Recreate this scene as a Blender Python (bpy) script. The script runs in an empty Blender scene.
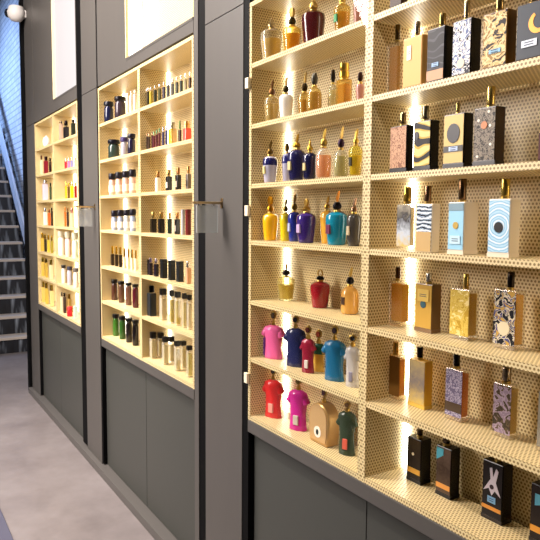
import bpy, bmesh, math, random
from mathutils import Vector, Matrix
CAM = dict(loc=(0,-1.2,1.6692), f=637.53, right=(0.52490,0.85113,0.00717), up=(-0.07496,0.03783,0.99647), fwd=(-0.84786,0.52358,-0.08366))
FZ = 1.6692                      # eye height above the floor; wall plane is Y = 0
sc = bpy.context.scene
COL = sc.collection
random.seed(4)

# ------------------------------------------------------------------ helpers
def lin(h):
    h = h.lstrip('#'); v = [int(h[i:i+2], 16)/255 for i in (0, 2, 4)]
    return tuple((c/12.92 if c <= .04045 else ((c+.055)/1.055)**2.4) for c in v) + (1,)

_M = {}
def newmat(name):
    m = bpy.data.materials.new(name); m.use_nodes = True
    nt = m.node_tree
    b = next(n for n in nt.nodes if n.type == 'BSDF_PRINCIPLED')
    return m, nt, b

def mat(h, rough=.45, metal=0, coat=0, spec=.28):
    k = ('p', h, rough, metal, coat, spec)
    if k in _M: return _M[k]
    m, nt, b = newmat('paint_'+h.strip('#'))
    b.inputs['Base Color'].default_value = lin(h)
    b.inputs['Roughness'].default_value = rough
    b.inputs['Metallic'].default_value = metal
    b.inputs['Coat Weight'].default_value = coat
    b.inputs['Specular IOR Level'].default_value = spec
    _M[k] = m; return m

def metal(h, rough=.28): return mat(h, rough, 1.0)

def math_node(nt, op, a, b=None, c=None):
    n = nt.nodes.new('ShaderNodeMath'); n.operation = op
    for i, v in enumerate((a, b, c)):
        if v is None: continue
        if isinstance(v, (int, float)): n.inputs[i].default_value = v
        else: nt.links.new(v, n.inputs[i])
    return n.outputs[0]

def rim_gloss(nt, f0, k):
    """gloss that grows toward grazing angles, the same on both faces of a thin wall"""
    lw = nt.nodes.new('ShaderNodeLayerWeight'); lw.inputs['Blend'].default_value = .5
    return math_node(nt, 'MULTIPLY_ADD', math_node(nt, 'POWER', lw.outputs['Facing'], 4.0), k, f0)

def glass(h='#f4f0e6', body=.10):
    """thin clear glass: see-through, Fresnel gloss, a little tint at the rim"""
    k = ('g', h, body)
    if k in _M: return _M[k]
    m, nt, b = newmat('glass_'+h.strip('#'))
    out = next(n for n in nt.nodes if n.type == 'OUTPUT_MATERIAL')
    nt.nodes.remove(b)
    tr = nt.nodes.new('ShaderNodeBsdfTransparent'); tr.inputs[0].default_value = [c**.35 for c in lin(h)[:3]]+[1]
    di = nt.nodes.new('ShaderNodeBsdfDiffuse'); di.inputs[0].default_value = lin(h)
    gl = nt.nodes.new('ShaderNodeBsdfGlossy'); gl.inputs['Roughness'].default_value = .08
    lw = nt.nodes.new('ShaderNodeLayerWeight'); lw.inputs['Blend'].default_value = .18
    mp = nt.nodes.new('ShaderNodeMath'); mp.operation = 'MULTIPLY_ADD'; mp.inputs[1].default_value = .5; mp.inputs[2].default_value = body
    m1 = nt.nodes.new('ShaderNodeMixShader'); m2 = nt.nodes.new('ShaderNodeMixShader')
    fr = rim_gloss(nt, .05, .6)
    nt.links.new(lw.outputs['Facing'], mp.inputs[0]); nt.links.new(mp.outputs[0], m1.inputs[0])
    nt.links.new(tr.outputs[0], m1.inputs[1]); nt.links.new(di.outputs[0], m1.inputs[2])
    nt.links.new(fr, m2.inputs[0]); nt.links.new(m1.outputs[0], m2.inputs[1]); nt.links.new(gl.outputs[0], m2.inputs[2])
    nt.links.new(m2.outputs[0], out.inputs[0])
    _M[k] = m; return m

def pane_glass():
    m, nt, b = newmat('door_glass')
    out = next(n for n in nt.nodes if n.type == 'OUTPUT_MATERIAL'); nt.nodes.remove(b)
    tr = nt.nodes.new('ShaderNodeBsdfTransparent'); tr.inputs[0].default_value = (.985, .99, .985, 1)
    gl = nt.nodes.new('ShaderNodeBsdfGlossy'); gl.inputs['Roughness'].default_value = .02
    fr = rim_gloss(nt, .015, .25)
    mx = nt.nodes.new('ShaderNodeMixShader')
    nt.links.new(fr, mx.inputs[0]); nt.links.new(tr.outputs[0], mx.inputs[1]); nt.links.new(gl.outputs[0], mx.inputs[2])
    nt.links.new(mx.outputs[0], out.inputs[0]); return m

def liquid(h):
    k = ('l', h)
    if k in _M: return _M[k]
    m, nt, b = newmat('liquid_'+h.strip('#'))
    out = next(n for n in nt.nodes if n.type == 'OUTPUT_MATERIAL')
    b.inputs['Base Color'].default_value = [c**.95 for c in lin(h)[:3]]+[1]; b.inputs['Roughness'].default_value = .12
    tl = nt.nodes.new('ShaderNodeBsdfTranslucent'); tl.inputs[0].default_value = [c**.8 for c in lin(h)[:3]]+[1]
    tp = nt.nodes.new('ShaderNodeBsdfTransparent'); tp.inputs[0].default_value = [c**.4 for c in lin(h)[:3]]+[1]
    m1 = nt.nodes.new('ShaderNodeMixShader'); m1.inputs[0].default_value = .3
    m2 = nt.nodes.new('ShaderNodeMixShader'); m2.inputs[0].default_value = .22
    nt.links.new(b.outputs[0], m1.inputs[1]); nt.links.new(tl.outputs[0], m1.inputs[2])
    nt.links.new(m1.outputs[0], m2.inputs[1]); nt.links.new(tp.outputs[0], m2.inputs[2])
    nt.links.new(m2.outputs[0], out.inputs[0])
    _M[k] = m; return m

def emit(name, rgb, s):
    m, nt, b = newmat(name)
    b.inputs['Base Color'].default_value = (.1, .1, .1, 1)
    b.inputs['Emission Color'].default_value = (*rgb, 1); b.inputs['Emission Strength'].default_value = s
    return m

PERF_METAL, PERF_HOLE = '#dfcb99', '#8a703f'
def perforated(ax, ay, pitch=.0104, r=.0031):
    """cream sheet metal punched with staggered round holes"""
    k = ('perf', ax, ay)
    if k in _M: return _M[k]
    m, nt, b = newmat('perforated_%s%s' % ('xyz'[ax], 'xyz'[ay]))
    tc = nt.nodes.new('ShaderNodeTexCoord'); sx = nt.nodes.new('ShaderNodeSeparateXYZ')
    nt.links.new(tc.outputs['Object'], sx.inputs[0])
    u = math_node(nt, 'DIVIDE', sx.outputs[ax], pitch)
    v = math_node(nt, 'DIVIDE', sx.outputs[ay], pitch*1.732)
    def grid(o):
        a = math_node(nt, 'SUBTRACT', math_node(nt, 'FRACT', math_node(nt, 'ADD', u, o+100)), .5)
        c = math_node(nt, 'MULTIPLY', math_node(nt, 'SUBTRACT', math_node(nt, 'FRACT', math_node(nt, 'ADD', v, o+100)), .5), 1.732)
        return math_node(nt, 'SQRT', math_node(nt, 'ADD', math_node(nt, 'MULTIPLY', a, a), math_node(nt, 'MULTIPLY', c, c)))
    d = math_node(nt, 'MINIMUM', grid(0), grid(.5))
    hole = math_node(nt, 'LESS_THAN', d, r/pitch)
    mx = nt.nodes.new('ShaderNodeMix'); mx.data_type = 'RGBA'
    nt.links.new(hole, mx.inputs['Factor']); mx.inputs['A'].default_value = lin(PERF_METAL); mx.inputs['B'].default_value = lin(PERF_HOLE)
    nt.links.new(mx.outputs['Result'], b.inputs['Base Color'])
    b.inputs['Roughness'].default_value = .42
    _M[k] = m; return m

def ramp(nt, fac, cols, const=True):
    r = nt.nodes.new('ShaderNodeValToRGB'); cr = r.color_ramp
    cr.interpolation = 'CONSTANT' if const else 'LINEAR'
    n = len(cols)
    while len(cr.elements) < n: cr.elements.new(.5)
    for i, c in enumerate(cols):
        cr.elements[i].position = i/n if const else i/max(1, n-1)
        cr.elements[i].color = lin(c)
    nt.links.new(fac, r.inputs[0]); return r.outputs[0]

def printed(kind, cols, seed=0.0, size=(.06, .13)):
    """printed bottle fronts: procedural ornament in the print's own colours"""
    if kind == 'plain': return mat(cols[0], .4, 0, .0, .2)
    m, nt, b = newmat('print_'+kind)
    tc = nt.nodes.new('ShaderNodeTexCoord'); mp = nt.nodes.new('ShaderNodeMapping')
    nt.links.new(tc.outputs['Object'], mp.inputs[0]); mp.inputs['Location'].default_value = (seed*.37, 0, seed*.19)
    co = mp.outputs[0]
    def noise(sc_, det=2, dist=0):
        n = nt.nodes.new('ShaderNodeTexNoise'); n.inputs['Scale'].default_value = sc_; n.inputs['Detail'].default_value = det
        n.inputs['Distortion'].default_value = dist; nt.links.new(co, n.inputs['Vector']); return n.outputs[0]
    def wave(sc_, dist, rings=False, dscale=1.5):
        n = nt.nodes.new('ShaderNodeTexWave'); n.inputs['Scale'].default_value = sc_; n.inputs['Distortion'].default_value = dist
        n.inputs['Detail Scale'].default_value = dscale; n.inputs['Detail'].default_value = 2
        if rings: n.wave_type = 'RINGS'; n.rings_direction = 'Y'
        else: n.bands_direction = 'Z'
        nt.links.new(co if not rings else tc.outputs['Object'], n.inputs['Vector']); return n.outputs['Fac']
    if kind == 'ornate':
        n = noise(42, 2.5, 1.6)
        f = math_node(nt, 'MULTIPLY_ADD', n, 3.4, -1.2)
        c = ramp(nt, f, cols)
    elif kind == 'fine':
        v = nt.nodes.new('ShaderNodeTexVoronoi'); v.inputs['Scale'].default_value = 210; nt.links.new(co, v.inputs['Vector'])
        c = ramp(nt, math_node(nt, 'MULTIPLY', v.outputs['Distance'], 1.3), cols)
    elif kind in ('dots', 'dotted'):
        n = noise(90, 2, 1.5); c = ramp(nt, math_node(nt, 'MULTIPLY_ADD', n, 2.2, -.6), cols)
    elif kind == 'waves':
        c = ramp(nt, wave(9, 9, dscale=.8), cols)
    elif kind == 'zebra':
        c = ramp(nt, wave(28, 5, dscale=1.2), cols)
    elif kind == 'concentric':
        c = ramp(nt, wave(24, 2.2, True), cols, False)
    elif kind in ('grade', 'grade4'):
        sx = nt.nodes.new('ShaderNodeSeparateXYZ'); nt.links.new(tc.outputs['Object'], sx.inputs[0])
        f = math_node(nt, 'ADD', math_node(nt, 'MULTIPLY_ADD', sx.outputs[2], -1/size[1], .5), math_node(nt, 'MULTIPLY_ADD', noise(60, 2, 1), .5, -.25))
        c = ramp(nt, f, cols, False)
    else: raise ValueError(kind)
    nt.links.new(c, b.inputs['Base Color']); b.inputs['Roughness'].default_value = .42; b.inputs['Specular IOR Level'].default_value = .2
    return m

# ---- mesh building
def link(name, bm, m, parent=None, loc=(0, 0, 0), smooth=False, bevel=0):
    me = bpy.data.meshes.new(name); bm.normal_update(); bm.to_mesh(me); bm.free()
    for x in (m if isinstance(m, (list, tuple)) else [m]): me.materials.append(x)
    if smooth:
        for p in me.polygons: p.use_smooth = True
        if hasattr(me, 'set_sharp_from_angle'): me.set_sharp_from_angle(angle=math.radians(42))
    o = bpy.data.objects.new(name, me); COL.objects.link(o); o.location = loc
    if parent: o.parent = parent
    if bevel:
        b = o.modifiers.new('bevel', 'BEVEL'); b.width = bevel; b.segments = 2; b.limit_method = 'ANGLE'
    return o

def add_box(bm, x0, x1, y0, y1, z0, z1, mi=0):
    v = [bm.verts.new(p) for p in ((x0,y0,z0),(x1,y0,z0),(x1,y1,z0),(x0,y1,z0),(x0,y0,z1),(x1,y0,z1),(x1,y1,z1),(x0,y1,z1))]
    fs = []
    for q in ((3,2,1,0),(4,5,6,7),(0,1,5,4),(1,2,6,5),(2,3,7,6),(3,0,4,7)):
        f = bm.faces.new([v[i] for i in q]); f.material_index = mi; fs.append(f)
    return fs

def box(name, x0, x1, y0, y1, z0, z1, m, parent=None, bevel=0):
    """box whose origin sits at its own centre"""
    c = ((x0+x1)/2, (y0+y1)/2, (z0+z1)/2); bm = bmesh.new()
    add_box(bm, x0-c[0], x1-c[0], y0-c[1], y1-c[1], z0-c[2], z1-c[2])
    return link(name, bm, m, parent, c, bevel=bevel)

def add_lathe(bm, prof, seg=24, sx=1, sy=1, cx=0, cy=0, wob=None):
    rings = []
    for r, z in prof:
        if r < 1e-6: rings.append([bm.verts.new((cx, cy, z))])
        else:
            rg = []
            for i in range(seg):
                a = 2*math.pi*i/seg; rr = r*(1+(wob(a, z) if wob else 0))
                rg.append(bm.verts.new((cx+rr*sx*math.cos(a), cy+rr*sy*math.sin(a), z)))
            rings.append(rg)
    for a, b in zip(rings, rings[1:]):
        if len(a) == 1 and len(b) == 1: continue
        for i in range(seg):
            j = (i+1) % seg
            if len(a) == 1: bm.faces.new((a[0], b[j], b[i]))
            elif len(b) == 1: bm.faces.new((a[i], a[j], b[0]))
            else: bm.faces.new((a[i], a[j], b[j], b[i]))
    if len(rings[0]) > 1: bm.faces.new(list(reversed(rings[0])))
    if len(rings[-1]) > 1: bm.faces.new(rings[-1])

def lathe(name, prof, m, parent=None, loc=(0,0,0), seg=24, sx=1, sy=1, wob=None):
    bm = bmesh.new(); add_lathe(bm, prof, seg, sx, sy, wob=wob)
    return link(name, bm, m, parent, loc, smooth=True)

def prism(name, pts, y0, y1, m, parent=None, loc=(0,0,0), bevel=0, smooth=False):
    """outline in X-Z given thickness along Y"""
    bm = bmesh.new()
    a = [bm.verts.new((x, y0, z)) for x, z in pts]; b = [bm.verts.new((x, y1, z)) for x, z in pts]
    bm.faces.new(a); bm.faces.new(list(reversed(b)))
    n = len(pts)
    for i in range(n): bm.faces.new((a[i], b[i], b[(i+1) % n], a[(i+1) % n]))
    bmesh.ops.recalc_face_normals(bm, faces=bm.faces)
    return link(name, bm, m, parent, loc, bevel=bevel, smooth=smooth)

def disc_pts(cx, cz, r, n=22, sx=1): return [(cx+r*sx*math.cos(2*math.pi*i/n), cz+r*math.sin(2*math.pi*i/n)) for i in range(n)]

def empty(name, label, cat, loc=(0,0,0), group=None):
    o = bpy.data.objects.new(name, None); COL.objects.link(o); o.location = loc
    o.empty_display_size = .05; o['label'] = label; o['category'] = cat
    if group: o['group'] = group
    return o

def struct(o): o['kind'] = 'structure'; return o

# ------------------------------------------------------------------ materials of the place
def grey_panel():
    m, nt, b = newmat('grey_laminate')
    tc = nt.nodes.new('ShaderNodeTexCoord'); mp = nt.nodes.new('ShaderNodeMapping'); mp.inputs['Scale'].default_value = (6, 6, 1.2)
    n = nt.nodes.new('ShaderNodeTexNoise'); n.inputs['Scale'].default_value = 2.5; n.inputs['Detail'].default_value = 4
    nt.links.new(tc.outputs['Object'], mp.inputs[0]); nt.links.new(mp.outputs[0], n.inputs['Vector'])
    nt.links.new(ramp(nt, n.outputs[0], ['#4b4845', '#514e4a'], False), b.inputs['Base Color'])
    b.inputs['Roughness'].default_value = .42
    return m
GREY = grey_panel()
GREY_DOOR = mat('#41423e', .4)
BLACK = mat('#050506', .7, 0, 0, .1)
CREAM = mat('#e2cfa2', .45)
CHAR = mat('#1c1c20', .5)

def concrete():
    m, nt, b = newmat('polished_concrete')
    tc = nt.nodes.new('ShaderNodeTexCoord')
    n = nt.nodes.new('ShaderNodeTexNoise'); n.inputs['Scale'].default_value = 2.2; n.inputs['Detail'].default_value = 7; n.inputs['Roughness'].default_value = .6
    n2 = nt.nodes.new('ShaderNodeTexNoise'); n2.inputs['Scale'].default_value = 14; n2.inputs['Detail'].default_value = 5
    nt.links.new(tc.outputs['Object'], n.inputs['Vector']); nt.links.new(tc.outputs['Object'], n2.inputs['Vector'])
    f = math_node(nt, 'MULTIPLY_ADD', n2.outputs[0], .35, math_node(nt, 'MULTIPLY_ADD', n.outputs[0], 1.1, -.22))
    nt.links.new(ramp(nt, f, ['#5a5352', '#77706f', '#8d8786'], False), b.inputs['Base Color'])
    b.inputs['Roughness'].default_value = .38
    return m

def brick():
    m, nt, b = newmat('whitewashed_brick')
    tc = nt.nodes.new('ShaderNodeTexCoord'); sx = nt.nodes.new('ShaderNodeSeparateXYZ'); cx = nt.nodes.new('ShaderNodeCombineXYZ')
    nt.links.new(tc.outputs['Object'], sx.inputs[0]); nt.links.new(sx.outputs[0], cx.inputs[0]); nt.links.new(sx.outputs[2], cx.inputs[1])
    t = nt.nodes.new('ShaderNodeTexBrick'); nt.links.new(cx.outputs[0], t.inputs['Vector'])
    t.inputs['Color1'].default_value = lin('#d8d9dc'); t.inputs['Color2'].default_value = lin('#c4c7cd'); t.inputs['Mortar'].default_value = lin('#a3a7b0')
    t.inputs['Scale'].default_value = 1; t.inputs['Brick Width'].default_value = .24; t.inputs['Row Height'].default_value = .085; t.inputs['Mortar Size'].default_value = .009
    nt.links.new(t.outputs['Color'], b.inputs['Base Color']); b.inputs['Roughness'].default_value = .7
    bp = nt.nodes.new('ShaderNodeBump'); bp.inputs['Strength'].default_value = .6; bp.inputs['Distance'].default_value = .01; bp.invert = True
    nt.links.new(t.outputs['Fac'], bp.inputs['Height']); nt.links.new(bp.outputs[0], b.inputs['Normal'])
    return m

def streaked():
    m, nt, b = newmat('dark_streaked_stone')
    tc = nt.nodes.new('ShaderNodeTexCoord'); mp = nt.nodes.new('ShaderNodeMapping'); mp.inputs['Scale'].default_value = (1, 14, 2.2); mp.inputs['Rotation'].default_value = (.35, 0, 0)
    n = nt.nodes.new('ShaderNodeTexNoise'); n.inputs['Scale'].default_value = 1.0; n.inputs['Detail'].default_value = 2
    nt.links.new(tc.outputs['Object'], mp.inputs[0]); nt.links.new(mp.outputs[0], n.inputs['Vector'])
    nt.links.new(ramp(nt, math_node(nt, 'MULTIPLY_ADD', n.outputs[0], 2.4, -.75), ['#0c0c10', '#1c1e24', '#8a929c'], False), b.inputs['Base Color'])
    b.inputs['Roughness'].default_value = .5
    return m

# ------------------------------------------------------------------ the room
CEIL = 5.2
LAMP_Z = 3.8                                # hung lamps
XE = -6.2                                    # far end of the panelled wall
struct(box('floor', -15, 2.0, -3.2, 1.2, -.1, 0, concrete()))
struct(box('ceiling', -15, 2.0, -3.2, 1.2, CEIL, CEIL+.1, mat('#4a4644', .7)))
struct(box('wall_left', -15, 2.0, -3.3, -3.2, 0, CEIL, mat('#8a8480', .6)))
struct(box('wall_back', 2.0, 2.1, -3.3, 1.2, 0, CEIL, mat('#7a7674', .6)))
struct(box('wall_far', -15.1, -15, -3.3, 1.2, 0, CEIL, mat('#aeb2ba', .6)))
struct(box('wall_stairs', -15, XE-.02, .70, .85, 0, CEIL, brick()))
struct(box('wall_right', XE+.02, 2.0, .22, .32, 0, CEIL, BLACK))
struct(box('wall_end', XE-.02, XE+.02, .012, .85, 0, CEIL, CHAR))

T = FZ+.7805                                 # top of the lit shelving
def pillar(n, x0, x1):
    """floor to ceiling grey panel with the seam at shelf-top height"""
    bm = bmesh.new()
    add_box(bm, x0, x1, 0, .05, .002, T+.012-.002); add_box(bm, x0, x1, 0, .05, T+.012+.002, CEIL-.002)
    add_box(bm, x0, x1, .006, .05, T+.010, T+.014)
    struct(link('trim_%d' % n, bm, GREY))
PILLARS = [(-6.185, -5.850), (-4.345, -4.012), (-2.472, -2.146), (-.655, 1.99)]
for i, (a, b) in enumerate(PILLARS): pillar(i+1, a, b)
n = 5
for a, b in ((-2.586, -2.542), (-.700, -.66)):                # slim grey jambs right of the shelving
    struct(box('trim_%d' % n, a, b, 0, .06, .06, CEIL-.002, GREY)); n += 1
for a, b in ((-4.470, -4.346), (-4.011, -3.987), (-2.541, -2.473), (-2.145, -2.100), (-5.849, -5.842)):   # black shadow gaps
    struct(box('trim_%d' % n, a, b, .003, .2, .06, CEIL-.002, BLACK)); n += 1

UP = T+.012
def upper_panel(n, x0, x1, ox0=None, ox1=None, oz=None):
    bm = bmesh.new()
    if ox0 is None: add_box(bm, x0, x1, 0, .05, UP, CEIL-.002)
    else:
        add_box(bm, x0, ox0, 0, .05, UP, CEIL-.002); add_box(bm, ox0, ox1, 0, .05, UP, oz)
        if x1-ox1 > .004: add_box(bm, ox1, x1, 0, .05, UP, CEIL-.002)
    struct(link('trim_%d' % n, bm, GREY))
A1 = (-5.132, -4.478, FZ+.872); A2 = (-3.457, -2.590, FZ+.845)
upper_panel(n, -5.840, -4.472, *A1); upper_panel(n+1, -3.985, -2.588, *A2); upper_panel(n+2, -2.098, -.702); n += 3

# plinth along the foot of the wall
bm = bmesh.new(); add_box(bm, XE, 1.99, -.035, .1, 0, .05)
struct(link('baseboard_right', bm, mat('#55524f', .4), bevel=.003))

# black end post with the white fixture
post = box('end_post', -6.29, -6.222, -.02, .01, 0, CEIL-.002, BLACK)
post['label'] = 'tall black post closing the far end of the grey panelled wall'; post['category'] = 'post'

# lit recesses above the shelving
LED_WARM = (1.0, .93, .80)
def alcove(name, label, x0, x1, z0, lightbox):
    r = empty(name, label, 'lighted recess', (x0, .05, z0))
    def part(nm, a, b, c, d, e, f, m):
        o = box(nm, a-x0, b-x0, c-.05, d-.05, e-z0, f-z0, m, r); return o
    z1 = CEIL-.004
    part('side_panel', x0+.001, x0+.012, -.004, .15, z0+.012, z1, CREAM)
    part('side_panel', x1-.012, x1-.001, .052, .15, z0+.012, z1, CREAM)
    part('sill', x0+.001, x1-.001, -.002, .15, z0, z0+.012, GREY)
    if lightbox:
        part('back_panel', x0+.012, x1-.012, .145, .15, z0+.012, z1, CREAM)
        part('diffuser', x0+.014, x1-.014, .012, .022, z0+.014, z1, emit('light_box_white', (1.0, .93, .94), .66))
    else:
        part('back_panel', x0+.012, x1-.012, .09, .095, z0+.012, z1, perforated(0, 2))
        part('led_strip', x0+.014, x0+.022, .012, .085, z0+.014, z1, emit('recess_led', LED_WARM, 5))
    return r
alcove('light_box', 'tall white glowing light box high above the far shelving', A1[0], A1[1], A1[2], True)
alcove('lit_recess', 'tall recess with glowing left edge high above the middle shelving', A2[0], A2[1], A2[2], False)

# ------------------------------------------------------------------ shelving
SZ = {1: .5612, 2: .3402, 3: .1215, 4: -.0900, 5: -.3165, 6: -.5370, 7: -.7660}
DEP, BACK = .150, .166
LED_S = 12.0
LED = emit('shelf_led', LED_WARM, LED_S)
LED_DIM = emit('shelf_led_dimmed', LED_WARM, LED_S*.62)
def perf_box(name, x0, x1, y0, y1, z0, z1, parent):
    """sheet-metal panel: each face punched in its own plane"""
    c = ((x0+x1)/2, (y0+y1)/2, (z0+z1)/2); bm = bmesh.new()
    fs = add_box(bm, x0-c[0], x1-c[0], y0-c[1], y1-c[1], z0-c[2], z1-c[2])
    for f, k in zip(fs, (0, 0, 1, 2, 1, 2)): f.material_index = k
    return link(name, bm, [perforated(0, 1), perforated(0, 2), perforated(1, 2)], parent, c)
UNITS = {
 'NR': (-1.421, -.702, 'perforated cream shelving bay nearest the camera at the right'),
 'NL': (-2.098, -1.421, 'perforated cream shelving bay left of the nearest bay, with glass door'),
 'MR': (-3.2685, -2.588, 'cream shelving bay, right half of the middle lit cabinet'),
 'ML': (-3.985, -3.2685, 'cream shelving bay, left half of the middle lit cabinet'),
 'FR': (-5.177, -4.471, 'cream shelving bay, right half of the farthest lit cabinet'),
 'FL': (-5.838, -5.177, 'cream shelving bay, left half of the farthest lit cabinet'),
}
ZB = FZ+SZ[7]-.0175
for k, (x0, x1, label) in UNITS.items():
    x0 += .0005; x1 -= .0005
    u = empty('shelving_unit', label, 'shelving unit', (x0, 0, ZB), 'lit perfume shelving bays')
    O = (x0, 0, ZB)
    def pb(nm, a, b, c, d, e, f): return perf_box(nm, a-O[0], b-O[0], c, d, e-O[2], f-O[2], u)
    pb('side_panel', x0, x0+.016, 0, BACK+.01, ZB, T); pb('side_panel', x1-.016, x1, 0, BACK+.01, ZB, T)
    pb('back_panel', x0+.016, x1-.016, BACK, BACK+.008, ZB, T-.016)
    pb('top_panel', x0+.016, x1-.016, 0, BACK+.01, T-.016, T)
    for i, z in SZ.items(): pb('shelf', x0+.016, x1-.016, .001, DEP, FZ+z-.0175, FZ+z)
    for xa, xb in ((x0+.018, x0+.028), (x1-.028, x1-.018)):
        box('led_strip', xa-O[0], xb-O[0], .152, .164, .002, T-.018-O[2], LED if k[0] == 'N' else LED_DIM, u)

# base cabinets under the shelving
for k, (x0, x1, label) in enumerate((
    (-5.838, -4.471, 'dark grey base cabinet under the farthest lit shelving'),
    (-3.985, -2.588, 'dark grey base cabinet under the middle lit shelving'),
    (-2.098, -.702, 'dark grey base cabinet under the nearest lit shelving'))):
    x0 += .001; x1 -= .001; xm = (UNITS['FR'][0], UNITS['MR'][0], UNITS['NR'][0])[k]
    c = empty('base_cabinet', label, 'cabinet', (x0, 0, .05), 'grey base cabinets along the wall')
    def bx(nm, a, b, y0, y1, z0, z1, m, bev=0): return box(nm, a-x0, b-x0, y0, y1, z0-.05, z1-.05, m, c, bev)
    zt = ZB-.001; zr = FZ-.832
    bx('top_rail', x0, x1, -.002, .2, zr, zt, GREY, .0015)
    bx('carcass', x0+.002, x1-.002, .05, .2, .051, zr-.001, BLACK)
    bx('door', x0+.004, xm-.002, .026, .048, .056, zr-.006, GREY_DOOR, .001)
    bx('door', xm+.002, x1-.004, .026, .048, .056, zr-.006, GREY_DOOR, .001)

# glass door on the near left bay
gd = empty('glass_door', 'clear glass door closing the near left shelving bay', 'glass door', (-2.096, -.006, ZB))
box('pane', .004, .672, -.003, .003, .004, T-ZB-.004, pane_glass(), gd)
for z in (2.16, 1.69, .98+.07): box('hinge', -.012, .012, -.008, .004, z-ZB-.02, z-ZB+.02, mat('#e6dcc0', .4), gd, .002)

# blade signs on the pillars
for i, (X, dz, label) in enumerate(((-2.318, 0, 'clear square acrylic blade sign on brass arm by the near pillar'), (-4.083, 0, 'clear square acrylic blade sign on brass arm by the far pillar'))):
    s = empty('blade_sign', label, 'sign', (X, 0, FZ+.052), 'acrylic blade signs on the pillars')
    box('wall_plate', -.008, .008, -.004, 0, -.02, .02, metal('#b89a70'), s, .001)
    box('arm', -.004, .004, -.130, -.004, -.004, .006, metal('#cdb48c', .3), s, .001)
    box('panel', -.0025, .0025, -.114, -.020, -.124 if i else -.119, -.010, glass('#e8ecec', .32), s)
    box('clip', -.005, .005, -.100, -.092, -.012, -.003, metal('#b8b4ac'), s); box('clip', -.005, .005, -.042, -.034, -.012, -.003, metal('#b8b4ac'), s)

# thin dark slab standing in for a shadow edge on the floor
mt = box('floor_shade_slab', -4.3, -1.6, -1.75, -.66, 0, .010, mat('#4c4c5c', .8), None, .003)
mt['label'] = 'dark blue grey slab standing in for floor shade at the lower left'; mt['category'] = 'shade slab'

# ------------------------------------------------------------------ stairs at the far end
SX0, SRUN, SZ0, SRISE, NST = -8.1, .244, .195, .22, 15
st = empty('staircase', 'dark staircase with pale treads climbing beside the blue lit brick wall', 'staircase', (SX0, -.6, 0))
ris = streaked(); trm = mat('#b9aea2', .5)
for i in range(NST):
    x = -i*SRUN; z = SZ0+i*SRISE
    box('tread', x-SRUN-.03, x+.015, -1.6, 1.12, z-.032, z, trm, st, .003)
    box('riser', x-SRUN, x-SRUN+.012, -1.6, 1.12, z, z+SRISE-.033, ris, st)
box('riser', -.02, -.008, -1.6, 1.12, .001, SZ0-.033, ris, st)
def sloped(name, x0, z0, x1, z1, y0, y1, hgt, m, parent):
    bm = bmesh.new()
    p = [(x0, z0), (x0, z0+hgt), (x1, z1+hgt), (x1, z1)]
    a = [bm.verts.new((x, y0, z)) for x, z in p]; b = [bm.verts.new((x, y1, z)) for x, z in p]
    bm.faces.new(a); bm.faces.new(list(reversed(b)))
    for i in range(4): bm.faces.new((a[i], b[i], b[(i+1) % 4], a[(i+1) % 4]))
    bmesh.ops.recalc_face_normals(bm, faces=bm.faces)
    return link(name, bm, m, parent)
SL = .83
sloped('stringer', 0, .30, -3.9, .30+3.9*SL+.15, 1.125, 1.155, .24, mat('#b9bfca', .5), st)
hr = empty('handrail', 'thin dark handrail fixed to the brick wall above the stairs', 'handrail', (-8.6, .63, 0))
def tube(name, a, b, r, m, parent, seg=12):
    a, b = Vector(a), Vector(b); d = b-a; bm = bmesh.new()
    bmesh.ops.create_cone(bm, cap_ends=True, segments=seg, radius1=r, radius2=r, depth=d.length)
    mtx = Matrix.Translation((a+b)/2) @ d.to_track_quat('Z', 'Y').to_matrix().to_4x4()
    bmesh.ops.transform(bm, matrix=mtx, verts=bm.verts)
    return link(name, bm, m, parent, smooth=True)
tube('rail', (-.8, 0, FZ-.45), (-2.75, 0, FZ+1.24), .022, CHAR, hr)
for x, z in ((-1.2, FZ-.115), (-2.4, FZ+.925)): tube('bracket', (x, 0, z), (x, .07, z-.03), .010, CHAR, hr)
lathe('end_knob', [(0, -.05), (.04, -.03), (.05, 0), (.04, .03), (0, .05)], CHAR, hr, (-2.77, 0, FZ+1.26), 14)
fx = empty('camera_dome', 'small white round fixture with dark lens high on the far grey pillar', 'security camera', (-6.10, -.001, FZ+1.765))
lathe('housing', [(0, -.075), (.045, -.062), (.07, -.03), (.076, .01), (.06, .055), (0, .075)], mat('#c4c0bc', .4), fx, (0, -.077, 0), 20)
lathe('lens', [(0, -.04), (.03, -.03), (.04, 0), (.03, .03), (0, .04)], mat('#15151a', .2), fx, (-.045, -.128, .005), 16)
box('mount', -.03, .03, -.03, 0, -.03, .03, mat('#c4c0bc', .4), fx)

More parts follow.
